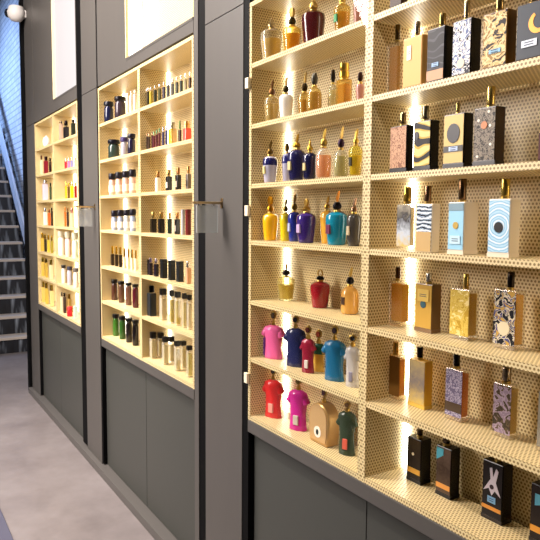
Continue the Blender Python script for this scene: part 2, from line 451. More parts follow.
# ------------------------------------------------------------------ bottles
ST_SEED = [0]
def flat_bottle(X, Y, Z, w, t, h, ch, cr, cx, st, label, group):
    ST_SEED[0] += 1; sd = ST_SEED[0]
    r = empty('perfume_bottle', label, 'perfume bottle', (X, Y, Z), group)
    gl = st.get('glass'); side = st['side']
    if gl:
        box('body', -w/2, w/2, -t/2, t/2, 0, h, glass('#f3e8cc', .06), r, .0025)
        box('liquid', -w/2+.004, w/2-.004, -t/2+.004, t/2-.004, .014, h*.93, liquid(st['liquid']), r, .002)
    else:
        box('body', -w/2, w/2, -t/2, t/2, 0, h, mat(side, .25, 0, .08), r, .002)
    yf = -t/2
    z0 = .012 if st.get('foot') or gl else .003; z1 = h-.003
    a, b = -w/2+.002, w/2-.002
    def U(u): return a+(b-a)*u
    def V(v): return z0+(z1-z0)*v
    if st.get('front'):
        o = box('printed_front', a, b, yf-.0012, yf-.0002, z0, z1, printed(st['front'], st['c'], sd, (w, h)), r)
    if st.get('foot'): box('foot_band', -w/2-.0005, w/2+.0005, yf-.0008, t/2+.0005, .0005, .010, mat(st['foot'], .3), r)
    y1, y0 = yf-.0013, yf-.0021
    def plate(nm, u0, u1, v0, v1, h_, yy=0): return box(nm, U(u0), U(u1), y0-yy, y1-yy, V(v0), V(v1), mat(h_, .35), r)
    if st.get('band'): plate('band', .0, 1., st['band'][1], st['band'][2], st['band'][0])
    if st.get('corner'): c = st['corner']; prism('corner_patch', [(U(c[1]), V(c[3])), (U(c[2]), V((c[3]+c[4])/2)), (U(c[2]), V(c[4])), (U(c[1]), V(c[4]))], y0, y1, mat(c[0], .35), r)
    if st.get('disc'):
        c = st['disc']; sxx = .85 if c[3] > .3 else 1
        prism('emblem', disc_pts(U(c[1]), V(c[2]), min(c[3]*w, .48*w/sxx if c[1] == .5 else .17*w), 24, sxx), y0-.0004, y1-.0002, mat(c[0], .35), r)
    if st.get('crescent'):
        c = st['crescent']; cx_, cz, R = U(c[1]), V(c[2]), c[3]*w*.62
        pts = [(cx_+R*math.cos(q), cz+R*math.sin(q)) for q in [math.radians(115+i*13) for i in range(15)]]
        pts += [(cx_+R*.22+R*.72*math.cos(q), cz+R*.12+R*.72*math.sin(q)) for q in [math.radians(285-i*11) for i in range(15)]]
        prism('crescent', pts, y0, y1, mat(c[0], .3, .4), r)
    if st.get('wing'):
        pts = [(U(.05), V(.45)), (U(.42), V(.70)), (U(.36), V(.90)), (U(.48), V(.92)), (U(.55), V(.74)), (U(.70), V(.93)), (U(.82), V(.88)), (U(.70), V(.66)), (U(.96), V(.42)), (U(.66), V(.50)), (U(.5), V(.40)), (U(.34), V(.52))]
        prism('wing_emblem', pts, y0, y1, mat(st['wing'], .35), r)
        prism('emblem_centre', disc_pts(U(.5), V(.56), .10*w, 14), y0-.0008, y0-.0001, mat('#3a2a30', .4), r)
    if st.get('label'):
        c = st['label']; o = plate('label', c[1], c[2], c[3], c[4], c[0], .0009)
        um, vm = (c[1]+c[2])/2, (c[3]+c[4])/2
        bm = bmesh.new()
        for k in (-.16, .16): add_box(bm, U(um-(c[2]-c[1])*.3), U(um+(c[2]-c[1])*.3), y0-.0014, y0-.0010, V(vm)+k*.016-.0008, V(vm)+k*.016+.0008)
        link('label_lines', bm, mat('#2a3a58', .5), o, (-o.location.x, -o.location.y, -o.location.z))
    if st.get('front') == 'dotted':
        for u, v in ((.22, .78), (.78, .66), (.70, .93), (.2, .08), (.82, .30)):
            prism('stud', disc_pts(U(u), V(v), .055*w, 12), y0, y1, mat('#f0e8d8', .4), r)
    lathe('collar', [(cr*1.05, 0), (cr*1.05, .005), (cr*.9, .006)], metal('#c9a85c'), r, (cx, 0, h), 16)
    lathe('cap', [(cr*.93, .0062), (cr, .0075), (cr, ch-.001), (cr*.94, ch), (0, ch)], metal(st['cap'], .22), r, (cx, 0, h), 20)
    return r

def crest(parent, z, hh, w, kind, m):
    if kind == 'feather':
        pts = [(-.10, 0), (.12, 0), (.30, .22), (.46, .55), (.52, 1), (.28, .78), (.10, .86), (.02, .58), (-.16, .50), (-.2, .2)]
        prism('crest', [(x*w*.62, z+q*hh) for x, q in pts], -.003, .003, m, parent, bevel=.001)
    elif kind == 'spike':
        lathe('crest', [(.004, z), (.0055, z+hh*.15), (.0025, z+hh*.3), (.0045, z+hh*.42), (.002, z+hh*.6), (0, z+hh)], m, parent, seg=12)
    elif kind == 'round':
        prism('crest', disc_pts(0, z+hh*.5, hh*.5, 18, .8), -.0045, .0045, m, parent, bevel=.0015)
    elif kind == 'ring':
        bm = bmesh.new(); R, q = hh*.5, hh*.11
        for i in range(20):
            for j in range(6):
                a, b = 2*math.pi*i/20, 2*math.pi*j/6
                bm.verts.new(((R+q*math.cos(b))*math.cos(a)*1.25, q*math.sin(b), z+hh*.5+(R+q*math.cos(b))*math.sin(a)))
        bm.verts.ensure_lookup_table()
        for i in range(20):
            for j in range(6):
                bm.faces.new([bm.verts[k] for k in (i*6+j, ((i+1) % 20)*6+j, ((i+1) % 20)*6+(j+1) % 6, i*6+(j+1) % 6)])
        bmesh.ops.recalc_face_normals(bm, faces=bm.faces); link('crest', bm, metal('#d0a850'), parent, smooth=True)

def tag_plate(r, st, x, y, w, z0, z1):
    if st.get('tag'): box('label', -w/2, w/2, y-.002, y, z0, z1, mat(st['tag'], .4), r, .0005)

def stopper(r, st, h, H, w):
    nk = max(.006, min(.011, w*.16)); s = H-h
    m = metal(st['st'], .3)
    lathe('collar', [(nk, 0), (nk*1.15, .003), (nk, .007)], metal('#c9a858'), r, (0, 0, h-.001), 16)
    fe = st.get('fe', 'none')
    if isinstance(fe, int): fe = 'none'
    kh = s*.5 if fe != 'none' else s*.95
    lathe('stopper', [(nk*.6, h+.0065), (nk*1.25, h+kh*.35), (nk*1.35, h+kh*.6), (nk*.8, h+kh*.92), (0, h+kh)], m, r, seg=16)
    if fe != 'none': crest(r, h+kh-.002, s-kh+.002, w*.6 if w < .05 else .03, fe, metal(st.get('fec', '#a88a4c' if st['st'] < '#6' else st['st']), .3))

def jewel_stopper(r, st, h, H):
    """gilded neck, gold shield and a small dark faceted gem on its front"""
    s = H-h; g = metal('#c2a050', .3)
    lathe('collar', [(.007, 0), (.0085, .003), (.0085, .010), (.006, .012), (.006, s*.38)], g, r, (0, 0, h-.002), 16)
    c = h+s*.66
    prism('shield', [(-.010, c-s*.22), (0, c-s*.34), (.010, c-s*.22), (.013, c+s*.1), (.006, c+s*.26), (0, c+s*.34), (-.006, c+s*.26), (-.013, c+s*.1)], -.0025, .0035, g, r, bevel=.001)
    prism('gem', [(-.006, c-s*.17), (0, c-s*.24), (.006, c-s*.17), (.0085, c), (.005, c+s*.17), (-.005, c+s*.17), (-.0085, c)], -.0075, -.0027, mat(st['st'], .12, 0, .6), r, bevel=.0015)

def urn(X, Y, Z, w, t, h, H, st, label, group, kind):
    r = empty('perfume_bottle', label, 'perfume bottle', (X, Y, Z), group); R = w/2
    if kind == 'round': prof = [(.78, 0), (.9, .02), (.98, .12), (1, .45), (.97, .72), (.80, .88), (.45, .97), (.22, 1)]
    elif kind == 'urn': prof = [(.70, 0), (.77, .02), (.81, .12), (.90, .40), (.98, .64), (1, .77), (.94, .90), (.64, .98), (.24, 1)]
    P = [(a*R, b*h) for a, b in prof]
    sy = .95
    if st.get('glass'):
        lathe('body', P, glass(st['c'], .12), r, seg=28, sy=sy)
        lv = .72; Q = [(a*R*.9, .006+b*h*.95) for a, b in prof if b <= lv]; Q += [(Q[-1][0]*.98, Q[-1][1]+.001), (0, Q[-1][1]+.001)]
        lathe('liquid', Q, liquid(st['liquid']), r, seg=24, sy=sy)
    else:
        lathe('body', P, mat(st['c'], .16, 0, .6), r, seg=28, sy=sy)
        if st.get('top'):
            lathe('shoulder', [(a*R*1.015, b*h) for a, b in ((.86, .52), (.97, .66), (1, .78), (.93, .90), (.62, .98), (.3, .99))], mat(st['top'], .16, 0, .6), r, seg=28, sy=sy)
    stopper(r, st, h, H, w)
    rz = math.radians(20)
    if st.get('tag'):
        o = box('label', -w*.13, w*.13, -R*sy-.0015, -R*sy*.86, h*.34, h*.62, mat(st['tag'], .4), r, .0005)
    return r

def square(X, Y, Z, w, t, h, H, st, label, group):
    r = empty('perfume_bottle', label, 'perfume bottle', (X, Y, Z), group)
    if st.get('glass'):
        box('body', -w/2, w/2, -t/2, t/2, 0, h, glass(st['c'], .12), r, .004)
        box('liquid', -w/2+.004, w/2-.004, -t/2+.004, t/2-.004, .008, h*.82, liquid(st['liquid']), r, .003)
    else: box('body', -w/2, w/2, -t/2, t/2, 0, h, mat(st['c'], .2, 0, .4), r, .004)
    R = w*.38; s = H-h
    lathe('cap', [(R*.8, h), (R*.8, h+s*.1), (R, h+s*.14), (R, h+s*.45), (R*.7, h+s*.5), (R*.95, h+s*.6), (R*.9, h+s*.95), (0, H)], metal(st['st'], .3), r, seg=18)
    return r

def torso(X, Y, Z, w, t, h, H, st, label, group):
    """bottle moulded like a little short-sleeved shirt"""
    r = empty('perfume_bottle', label, 'perfume bottle', (X, Y, Z), group); R = w/2
    prof = [(.70, 0), (.75, .015), (.71, .12), (.67, .36), (.70, .56), (.80, .74), (.84, .85), (.74, .93), (.40, .985), (.2, 1)]
    sy = t/w
    def wob(a, z): return .035*math.sin(7*a+z*60)
    bm = bmesh.new(); add_lathe(bm, [(a*R, b*h) for a, b in prof], 32, 1, sy, wob=wob)
    for s in (-1, 1):                                         # sleeves
        q = bmesh.new(); add_lathe(q, [(.22*R, 0), (.30*R, .02*h), (.31*R, .10*h), (.28*R, .20*h), (.14*R, .27*h)], 16, 1, sy*2.0)
        bmesh.ops.transform(q, matrix=Matrix.Translation((s*R*.80, 0, h*.66)) @ Matrix.Rotation(-s*math.radians(30), 4, 'Y'), verts=q.verts)
        me = bpy.data.meshes.new('sleeve'); q.to_mesh(me); q.free(); bm.from_mesh(me); bpy.data.meshes.remove(me)
    if st.get('glass'):
        m = liquid(st['c'])
    else: m = mat(st['c'], .28, 0, .35)
    link('body', bm, m, r, smooth=True)
    if st.get('top'):
        lathe('shoulder', [(a*R*1.03, b*h) for a, b in ((.74, .62), (.80, .74), (.84, .85), (.74, .93), (.42, .985))], mat(st['top'], .3), r, seg=28, sy=sy*1.02)
    if st.get('side'):
        box('side_panel', -R*.80, -R*.66, -R*sy*.4, R*sy*.4, h*.05, h*.6, mat(st['side'], .3), r, .003)
    if st.get('tag'): box('label', -R*.22, R*.22, -R*.70*sy-.0035, -R*.50*sy, h*.14, h*.38, mat(st['tag'], .4), r, .002)
    jewel_stopper(r, st, h, H)
    r.rotation_euler.z = math.radians(22)
    return r

def arch(X, Y, Z, w, t, h, H, st, label, group):
    r = empty('perfume_bottle', label, 'perfume bottle', (X, Y, Z), group); R = w/2
    def outline(k): 
        return [(-R*.86*k, h*(1-k)*.5), (R*.86*k, h*(1-k)*.5), (R*.97*k, h*.25), (R*k, h*.58)]+[(R*k*math.cos(q), h*.62+h*(.38-.2*(1-k))*math.sin(q)) for q in [math.radians(i*12) for i in range(1, 15)]]+[(-R*k, h*.58), (-R*.97*k, h*.25)]
    prism('body', outline(1), -t*.42, t*.42, mat(st['c'], .28, .45), r, bevel=.005, smooth=True)
    prism('front_panel', outline(.84), -t*.42-.0025, -t*.42-.0005, mat('#cfa872', .35, .3), r, bevel=.0008)
    prism('label', disc_pts(0, h*.30, w*.17, 22), -t*.42-.004, -t*.42-.0027, mat(st['tag'], .4), r)
    prism('label_mark', disc_pts(0, h*.30, w*.085, 14, .7), -t*.42-.0052, -t*.42-.0042, mat('#15231c', .4), r)
    jewel_stopper(r, st, h, H)
    return r

def jar(X, Y, Z, w, t, h, H, st, label, group):
    r = empty('jar', label, 'jar', (X, Y, Z), group); R = w/2*.94
    lathe('body', [(R*.9, 0), (R, .004), (R, h*.82), (R*.85, h*.94), (R*.75, h*.985)], mat(st['c'], .15, 0, .5), r, seg=20)
    if st.get('lb'): lathe('label', [(R*1.012, h*.2), (R*1.012, h*.62)], mat(st['lb'], .5), r, seg=20)
    s = max(H-h, .014); R2 = w/2
    lathe('lid', [(R2*.96, h), (R2, h+.002), (R2, h+s*.85), (R2*.9, h+s), (0, h+s)], mat(st['lid'], .3), r, seg=20)
    return r

def slim(X, Y, Z, w, t, h, H, st, label, group):
    r = empty('perfume_bottle', label, 'perfume bottle', (X, Y, Z), group)
    box('body', -w/2, w/2, -t/2, t/2, 0, h, mat(st['c'], .2, 0, .1), r, min(.003, w*.12))
    if st.get('tag'): box('label', -w*.32, w*.32, -t/2-.001, -t/2-.0001, h*.2, h*.6, mat(st['tag'], .4), r)
    R = min(w, t)*.40; s = max(H-h, .010); mm = metal(st['lid'], .25)
    lathe('collar', [(R*.8, h), (R*.8, h+.003)], metal('#b8a070'), r, seg=14)
    if st.get('ballcap') or 'ball cap' in label: p = [(R*.55, h+.0032), (R*.95, h+s*.35), (R*1.02, h+s*.6), (R*.7, h+s*.9), (0, h+s)]
    else: p = [(R*.92, h+.0032), (R*.95, h+.005), (R*.95, h+s*.9), (R*.85, h+s), (0, h+s)]
    lathe('cap', p, mm, r, seg=16)
    return r

def cube(X, Y, Z, w, t, h, H, st, label, group):
    r = empty('perfume_bottle', label, 'perfume bottle', (X, Y, Z), group)
    box('body', -w/2, w/2, -t/2, t/2, 0, h, glass('#efe8d4', .12), r, .002)
    box('liquid', -w/2+.003, w/2-.003, -t/2+.003, t/2-.003, .007, h*.88, liquid(st['liquid']), r, .001)
    s = max(H-h, .02); c = min(w, t)*.5
    lathe('collar', [(c*.5, h), (c*.5, h+.003)], metal('#b8b0a0'), r, seg=12)
    box('cap', -c, c, -c, c, h+.0032, H, mat(st['lid'], .3), r, .0015)
    return r

def carton(X, Y, Z, w, t, h, H, st, label, group):
    r = empty('carton', label, 'box', (X, Y, Z), group)
    box('body', -w/2, w/2, -t/2, t/2, 0, h*.82, mat(st['c'], .35), r, .0008)
    box('lid', -w/2-.0003, w/2+.0003, -t/2-.0003, t/2+.0003, h*.822, h, mat(st['c'], .3), r, .0008)
    return r

def pot(X, Y, Z, w, t, h, H, st, label, group):
    r = empty('pot', label, 'pot', (X, Y, Z), group); R = w/2
    lathe('body', [(R*.5, 0), (R*.85, .2*h), (R, .5*h), (R*.88, .78*h), (R*.55, .92*h)], mat(st['c'], .25), r, seg=22)
    lathe('lid', [(R*.56, .925*h), (R*.4, .98*h), (R*.12, h), (R*.12, h+.008), (0, h+.01)], mat(st['c'], .25), r, seg=18)
    return r

GROUPN = {'NR': 'near right bay', 'NL': 'near left bay', 'MR': 'middle right bay', 'ML': 'middle left bay', 'FR': 'far right bay', 'FL': 'far left bay'}
BOTTLES = [
('flat', 'NR', 1, -1.323, 0.016, 2.2304, 0.0467, 0.02, 0.0855, 0.0404, 0.008, -0.0096, {'side': '#2a1a10', 'front': 'plain', 'c': ['#3a2414'], 'cap': '#b08d4a'}, 'dark brown flat perfume bottle cut by the picture top, top shelf, near right bay'),
('flat', 'NR', 2, -1.3811, 0.061, 2.0094, 0.0408, 0.02, 0.1471, 0.0477, 0.007, 0.0089, {'side': '#a8761f', 'glass': 1, 'front': None, 'liquid': '#c08a22', 'cap': '#6b5836'}, 'clear bottle of dark amber perfume behind a peach one, second shelf, near right bay'),
('flat', 'NR', 2, -1.2545, 0.016, 2.0094, 0.0698, 0.02, 0.1274, 0.0379, 0.0078, 0.0049, {'side': '#e0a85a', 'front': 'plain', 'c': ['#e3b067'], 'label': ('#f3e6cf', 0.22, 0.45, 0.55, 0.85), 'cap': '#b8a88a'}, 'peach gold flat perfume bottle with white centre label, second shelf, near right bay'),
('flat', 'NR', 2, -1.1731, 0.0208, 2.0094, 0.0591, 0.0296, 0.1307, 0.0345, 0.0088, 0.0056, {'side': '#0d0b0d', 'front': 'waves', 'c': ['#26262b', '#46464d', '#17171b'], 'label': ('#8fb7e0', 0.32, 0.72, 0.26, 0.34), 'band': ('#b98555', 0.0, 0.2), 'cap': '#a88b55'}, 'black flat perfume bottle with charcoal swirls and tan foot, second shelf, near right bay'),
('flat', 'NR', 2, -1.0898, 0.0232, 2.0094, 0.0571, 0.0344, 0.1293, 0.0472, 0.0072, -0.0025, {'side': '#08070a', 'front': 'ornate', 'c': ['#10142a', '#e9e8e4', '#5a6a94', '#f4f2ec'], 'disc': ('#d9c6ae', 0.5, 0.2, 0.2), 'cap': '#c9b68c'}, 'flat perfume bottle with white and navy lace front, second shelf, near right bay'),
('flat', 'NR', 2, -0.9942, 0.0221, 2.0094, 0.0676, 0.0322, 0.1228, 0.0491, 0.0091, -0.002, {'side': '#6e4a1c', 'front': 'ornate', 'c': ['#1c1512', '#d3b071', '#e6cf9a', '#9a7436'], 'label': ('#7fb6d4', 0.3, 0.8, 0.24, 0.32), 'cap': '#a58c5c'}, 'flat perfume bottle with black and gold ornate front, second shelf, near right bay'),
('flat', 'NR', 2, -0.8998, 0.0296, 2.0094, 0.073, 0.0471, 0.1189, 0.0503, 0.0107, -0.012, {'side': '#3a2c22', 'front': 'plain', 'c': ['#444a52'], 'crescent': ('#c98f45', 0.75, 0.62, 0.5), 'label': ('#dfe6f2', 0.2, 0.75, 0.2, 0.33), 'cap': '#a58c5c'}, 'slate flat perfume bottle with a copper crescent, second shelf, near right bay'),
('flat', 'NR', 3, -1.3021, 0.0205, 1.7907, 0.0646, 0.0249, 0.1238, 0.0351, 0.0081, 0.0026, {'side': '#0d090a', 'front': 'dots', 'c': ['#a4765a', '#c59a78', '#8a5c44'], 'foot': '#0d090a', 'cap': '#b59a6a'}, 'copper fronted black perfume bottle, third shelf, near right bay'),
('flat', 'NR', 3, -1.2141, 0.0231, 1.7907, 0.0606, 0.0303, 0.1264, 0.0399, 0.0084, -0.0044, {'side': '#0c080a', 'front': 'waves', 'c': ['#16121a', '#c6a544', '#e2cd86'], 'disc': ('#15121c', 0.18, 0.7, 0.4), 'foot': '#0c080a', 'cap': '#8f8468'}, 'yellow perfume bottle with a black blot and wavy stripes, third shelf, near right bay'),
('flat', 'NR', 3, -1.1077, 0.0237, 1.7907, 0.0653, 0.0314, 0.1303, 0.0281, 0.0049, -0.0035, {'side': '#0c080a', 'front': 'plain', 'c': ['#d9bc78'], 'disc': ('#15131a', 0.5, 0.62, 0.36), 'band': ('#2b2a26', 0.23, 0.36), 'label': ('#b8cbe8', 0.3, 0.75, 0.25, 0.34), 'foot': '#0c080a', 'cap': '#b8a060'}, 'gold perfume bottle with a black dome emblem, third shelf, near right bay'),
('flat', 'NR', 3, -1.0152, 0.0244, 1.7907, 0.0632, 0.0327, 0.1331, 0.0478, 0.0093, 0.0016, {'side': '#2c1a0e', 'front': 'dotted', 'c': ['#4d453d', '#8c8172', '#2c2722'], 'disc': ('#c8743a', 0.5, 0.68, 0.14), 'foot': '#15100e', 'cap': '#d5b768'}, 'brown ornate perfume bottle with white studs and orange disc, third shelf, near right bay'),
('flat', 'NR', 3, -0.851, 0.025, 1.7907, 0.0426, 0.034, 0.0596, 0.0316, 0.0074, -0.0103, {'side': '#2a0d10', 'front': 'plain', 'c': ['#4d1418'], 'cap': '#b59a6a'}, 'dark red perfume bottle at the picture edge, third shelf, near right bay'),
('flat', 'NR', 4, -1.2757, 0.02, 1.5792, 0.0555, 0.02, 0.126, 0.0455, 0.0108, 0.0012, {'side': '#5b5348', 'glass': 1, 'front': 'grade4', 'c': ['#a8a08c', '#3d3a3a', '#c2cad2', '#d8b85a'], 'liquid': '#c9b27c', 'cap': '#d8b650'}, 'clear perfume bottle with a grey flower and yellow lower half, fourth shelf, near right bay'),
('flat', 'NR', 4, -1.201, 0.0244, 1.5792, 0.0568, 0.0288, 0.125, 0.0468, 0.0091, -0.0028, {'side': '#efe2c6', 'front': 'zebra', 'c': ['#121826', '#bcd3e8', '#2e4a6a', '#f0f4f6'], 'band': ('#c9a870', 0.0, 0.42), 'cap': '#8a6a50'}, 'cream perfume bottle with black and blue wave front, fourth shelf, near right bay'),
('flat', 'NR', 4, -1.0935, 0.0349, 1.5792, 0.0507, 0.0498, 0.1285, 0.0569, 0.0099, -0.0052, {'side': '#e9dcc4', 'front': 'plain', 'c': ['#9fd4ee'], 'disc': ('#c2a24e', 0.5, 0.52, 0.17), 'band': ('#7d99a6', 0.84, 1.0), 'label': ('#c7e6f4', 0.15, 0.85, 0.12, 0.3), 'foot': '#eadcc6', 'cap': '#6a5138'}, 'cream perfume bottle with pale blue front and gold disc, fourth shelf, near right bay'),
('flat', 'NR', 4, -0.9668, 0.0274, 1.5792, 0.0605, 0.0347, 0.1334, 0.0457, 0.0103, 0.0005, {'side': '#ecdfc9', 'front': 'concentric', 'c': ['#e8f2f8', '#78b7da', '#b9dcef'], 'disc': ('#1c1a1a', 0.5, 0.48, 0.2), 'foot': '#eadcc6', 'cap': '#c3a54e'}, 'cream perfume bottle with ringed blue front and black disc, fourth shelf, near right bay'),
('flat', 'NR', 5, -1.3751, 0.0976, 1.3527, 0.0529, 0.0353, 0.1321, 0.0395, 0.0073, -0.012, {'side': '#d9a83a', 'glass': 1, 'front': None, 'liquid': '#dba41e', 'cap': '#5b3d28'}, 'clear perfume bottle filled with deep gold perfume, fifth shelf, near right bay'),
('flat', 'NR', 5, -1.2642, 0.0973, 1.3527, 0.0642, 0.0346, 0.1339, 0.03, 0.0083, 0.0011, {'side': '#7d6040', 'front': 'plain', 'c': ['#c29a44'], 'disc': ('#3d5f6a', 0.5, 0.55, 0.16), 'label': ('#d9b85e', 0.15, 0.85, 0.62, 0.9), 'foot': '#7d6040', 'cap': '#c4c0b8'}, 'bronze perfume bottle with a blue eye emblem, fifth shelf, near right bay'),
('flat', 'NR', 5, -1.1362, 0.0979, 1.3527, 0.0664, 0.0358, 0.1329, 0.0387, 0.0072, 0.0036, {'side': '#d8c48a', 'glass': 1, 'front': 'ornate', 'c': ['#b9942e', '#d8bd5a', '#cfb04a', '#e8d793'], 'liquid': '#d0aa34', 'cap': '#c9ac58'}, 'clear perfume bottle with speckled gold front, fifth shelf, near right bay'),
('flat', 'NR', 5, -0.9969, 0.0976, 1.3527, 0.0658, 0.0352, 0.1445, 0.043, 0.0084, 0.0013, {'side': '#e0a51e', 'glass': 1, 'front': 'ornate', 'c': ['#17161f', '#d7cdb0', '#50507a', '#c9a24a'], 'disc': ('#e0d3b0', 0.5, 0.3, 0.26), 'liquid': '#e8b018', 'cap': '#2a221c'}, 'amber perfume bottle with dark floral front, fifth shelf, near right bay'),
('flat', 'NR', 6, -1.3781, 0.0989, 1.1322, 0.0468, 0.0278, 0.1317, 0.0373, 0.0089, -0.011, {'side': '#cf8a34', 'glass': 1, 'front': 'plain', 'c': ['#8c6430'], 'liquid': '#d8953a', 'cap': '#b48d45'}, 'amber perfume bottle with bronze front panel, sixth shelf, near right bay'),
('flat', 'NR', 6, -1.2871, 0.0996, 1.1322, 0.0643, 0.0293, 0.1363, 0.0351, 0.0085, -0.0046, {'side': '#d6a83a', 'front': 'grade', 'c': ['#c9b27a', '#8a7f78', '#d0b25a'], 'foot': '#d6b24a', 'cap': '#2a221c'}, 'gold perfume bottle with silvery shaded front, sixth shelf, near right bay'),
('flat', 'NR', 6, -1.1511, 0.1003, 1.1322, 0.0596, 0.0306, 0.139, 0.0403, 0.0086, -0.0067, {'side': '#d8791e', 'glass': 1, 'front': 'fine', 'c': ['#58506c', '#b9b0c2', '#6e6580'], 'band': ('#4a3a2a', 0.1, 0.3), 'liquid': '#e88420', 'cap': '#1f1a18'}, 'orange perfume bottle with purple grey knitted front, sixth shelf, near right bay'),
('flat', 'NR', 6, -0.9978, 0.101, 1.1322, 0.055, 0.032, 0.134, 0.04, 0.011, -0.0029, {'side': '#d8cba2', 'glass': 1, 'front': 'ornate', 'c': ['#3c3326', '#5a4b36', '#a592a0', '#8c7a8a'], 'liquid': '#cfae5a', 'cap': '#8a7a66'}, 'clear perfume bottle with mauve flowers on dark front, sixth shelf, near right bay'),
('flat', 'NR', 6, -0.8761, 0.1037, 1.1322, 0.0479, 0.0375, 0.1434, 0.0326, 0.008, -0.0117, {'side': '#d8cfc0', 'glass': 1, 'front': 'plain', 'c': ['#8a8578'], 'liquid': '#b8a888', 'cap': '#8a7a66'}, 'clear perfume bottle at the picture edge, sixth shelf, near right bay'),
('flat', 'NR', 7, -1.3048, 0.12, 0.9032, 0.0559, 0.04, 0.1313, 0.024, 0.0087, 0.0014, {'side': '#100c0a', 'front': 'grade', 'c': ['#3c2f18', '#2a2016', '#1a1410'], 'band': ('#d8a03a', 0.13, 0.26), 'disc': ('#e6d8b0', 0.45, 0.62, 0.08), 'foot': '#14100c', 'cap': '#4a3a26'}, 'black perfume bottle with gold foot strip, bottom shelf, near right bay'),
('flat', 'NR', 7, -1.192, 0.1177, 0.9032, 0.0537, 0.0354, 0.1404, 0.0215, 0.0096, -0.0083, {'side': '#120c0a', 'front': 'grade', 'c': ['#6e5a4c', '#3c2c22', '#5a4638'], 'band': ('#e09a4a', 0.09, 0.2), 'corner': ('#5ab4c8', 0.0, 0.5, 0.7, 0.98), 'foot': '#15100c', 'cap': '#6a5a48'}, 'black perfume bottle with a teal corner on its front, bottom shelf, near right bay'),
('flat', 'NR', 7, -1.0294, 0.1193, 0.9032, 0.0621, 0.0386, 0.1533, 0.0153, 0.0089, 0.0005, {'side': '#120c0c', 'front': 'plain', 'c': ['#1c1718'], 'wing': '#cfc5cf', 'label': ('#7aa8cc', 0.3, 0.72, 0.26, 0.38), 'band': ('#d8903c', 0.12, 0.19), 'foot': '#2a221c', 'cap': '#b8b0a0'}, 'black perfume bottle with a white winged emblem, bottom shelf, near right bay'),
('flat', 'NR', 7, -0.89, 0.1192, 0.9032, 0.0571, 0.0384, 0.1429, 0.0248, 0.0082, -0.0024, {'side': '#120c0c', 'front': 'plain', 'c': ['#241c1a'], 'corner': ('#5aa0b8', 0.2, 0.95, 0.62, 0.85), 'band': ('#e09a3c', 0.12, 0.24), 'foot': '#2a221c', 'cap': '#8a7a66'}, 'black perfume bottle with blue patch at the picture edge, bottom shelf, near right bay'),
('urn', 'NL', 1, -2.0149, 0.0438, 2.2304, 0.0836, 0.076, 0.1104, 0.1632, {'c': '#e8e2c8', 'glass': 1, 'liquid': '#d9b23a', 'st': '#b9a478', 'fe': 'spike'}, 'clear handled perfume bottle with little yellow perfume, top shelf, near left bay'),
('urn', 'NL', 1, -1.8706, 0.036, 2.2304, 0.0659, 0.0599, 0.0849, 0.1482, {'c': '#e9c24a', 'glass': 1, 'liquid': '#e0a010', 'st': '#4a4128', 'fe': 'round'}, 'round yellow perfume bottle with dark ornate stopper, top shelf, near left bay'),
('urn', 'NL', 1, -1.7537, 0.0426, 2.2304, 0.081, 0.0736, 0.1054, 0.1691, {'c': '#4a0f14', 'st': '#c9a860', 'fe': 'spike'}, 'dark red heart shaped perfume bottle with gold spire, top shelf, near left bay'),
('urn', 'NL', 1, -1.5934, 0.036, 2.2304, 0.0537, 0.0489, 0.0833, 0.1279, {'c': '#d8b24a', 'glass': 1, 'liquid': '#d8a62a', 'st': '#c8a24a', 'fe': 'round', 'tag': '#1f8a4a'}, 'round gold perfume bottle with green tag, top shelf, near left bay'),
('urn', 'NL', 1, -1.516, 0.036, 2.2304, 0.0308, 0.028, 0.0768, 0.1228, {'c': '#9a6a5a', 'st': '#8a6a48', 'fe': 'feather'}, 'rosy brown perfume bottle beside the divider, top shelf, near left bay'),
('urn', 'NL', 2, -1.9974, 0.036, 2.0094, 0.0577, 0.0525, 0.0903, 0.1506, {'c': '#e0cf9a', 'glass': 1, 'liquid': '#cdb060', 'st': '#6e4a2a', 'fe': 'feather'}, 'small pale gold perfume bottle with brown feather stopper, second shelf, near left bay'),
('urn', 'NL', 2, -1.9034, 0.036, 2.0094, 0.0517, 0.047, 0.0845, 0.1459, {'c': '#efeae2', 'st': '#3a3018', 'fe': 'feather'}, 'white perfume bottle with dark gilded stopper, second shelf, near left bay'),
('urn', 'NL', 2, -1.8506, 0.078, 2.0094, 0.0497, 0.0452, 0.0843, 0.1559, {'c': '#d8b45a', 'glass': 1, 'liquid': '#c99a30', 'st': '#3a2c18', 'fe': 'feather'}, 'gold perfume bottle with tall dark stopper, second shelf, near left bay'),
('round', 'NL', 2, -1.7336, 0.036, 2.0094, 0.0521, 0.0521, 0.0806, 0.1318, {'c': '#d9bb6a', 'glass': 1, 'liquid': '#caa040', 'st': '#57534a', 'fe': 'none'}, 'wide amber perfume bottle with silver stopper, second shelf, near left bay'),
('round', 'NL', 2, -1.6892, 0.078, 2.0094, 0.0326, 0.0326, 0.0876, 0.1387, {'c': '#e4dab4', 'glass': 1, 'liquid': '#d8c47a', 'st': '#2c2620', 'fe': 'none'}, 'small clear round perfume bottle with black stopper, second shelf, near left bay'),
('square', 'NL', 2, -1.5775, 0.036, 2.0094, 0.0418, 0.0334, 0.0775, 0.1286, {'c': '#dcae4a', 'glass': 1, 'liquid': '#d09a2c', 'st': '#d0a848'}, 'square gold perfume bottle with wide brass cap, second shelf, near left bay'),
('urn', 'NL', 2, -1.5011, 0.036, 2.0094, 0.026, 0.0237, 0.0526, 0.0904, {'c': '#b0786a', 'st': '#3a2620', 'fe': 'none'}, 'pinkish perfume bottle beside the divider, second shelf, near left bay'),
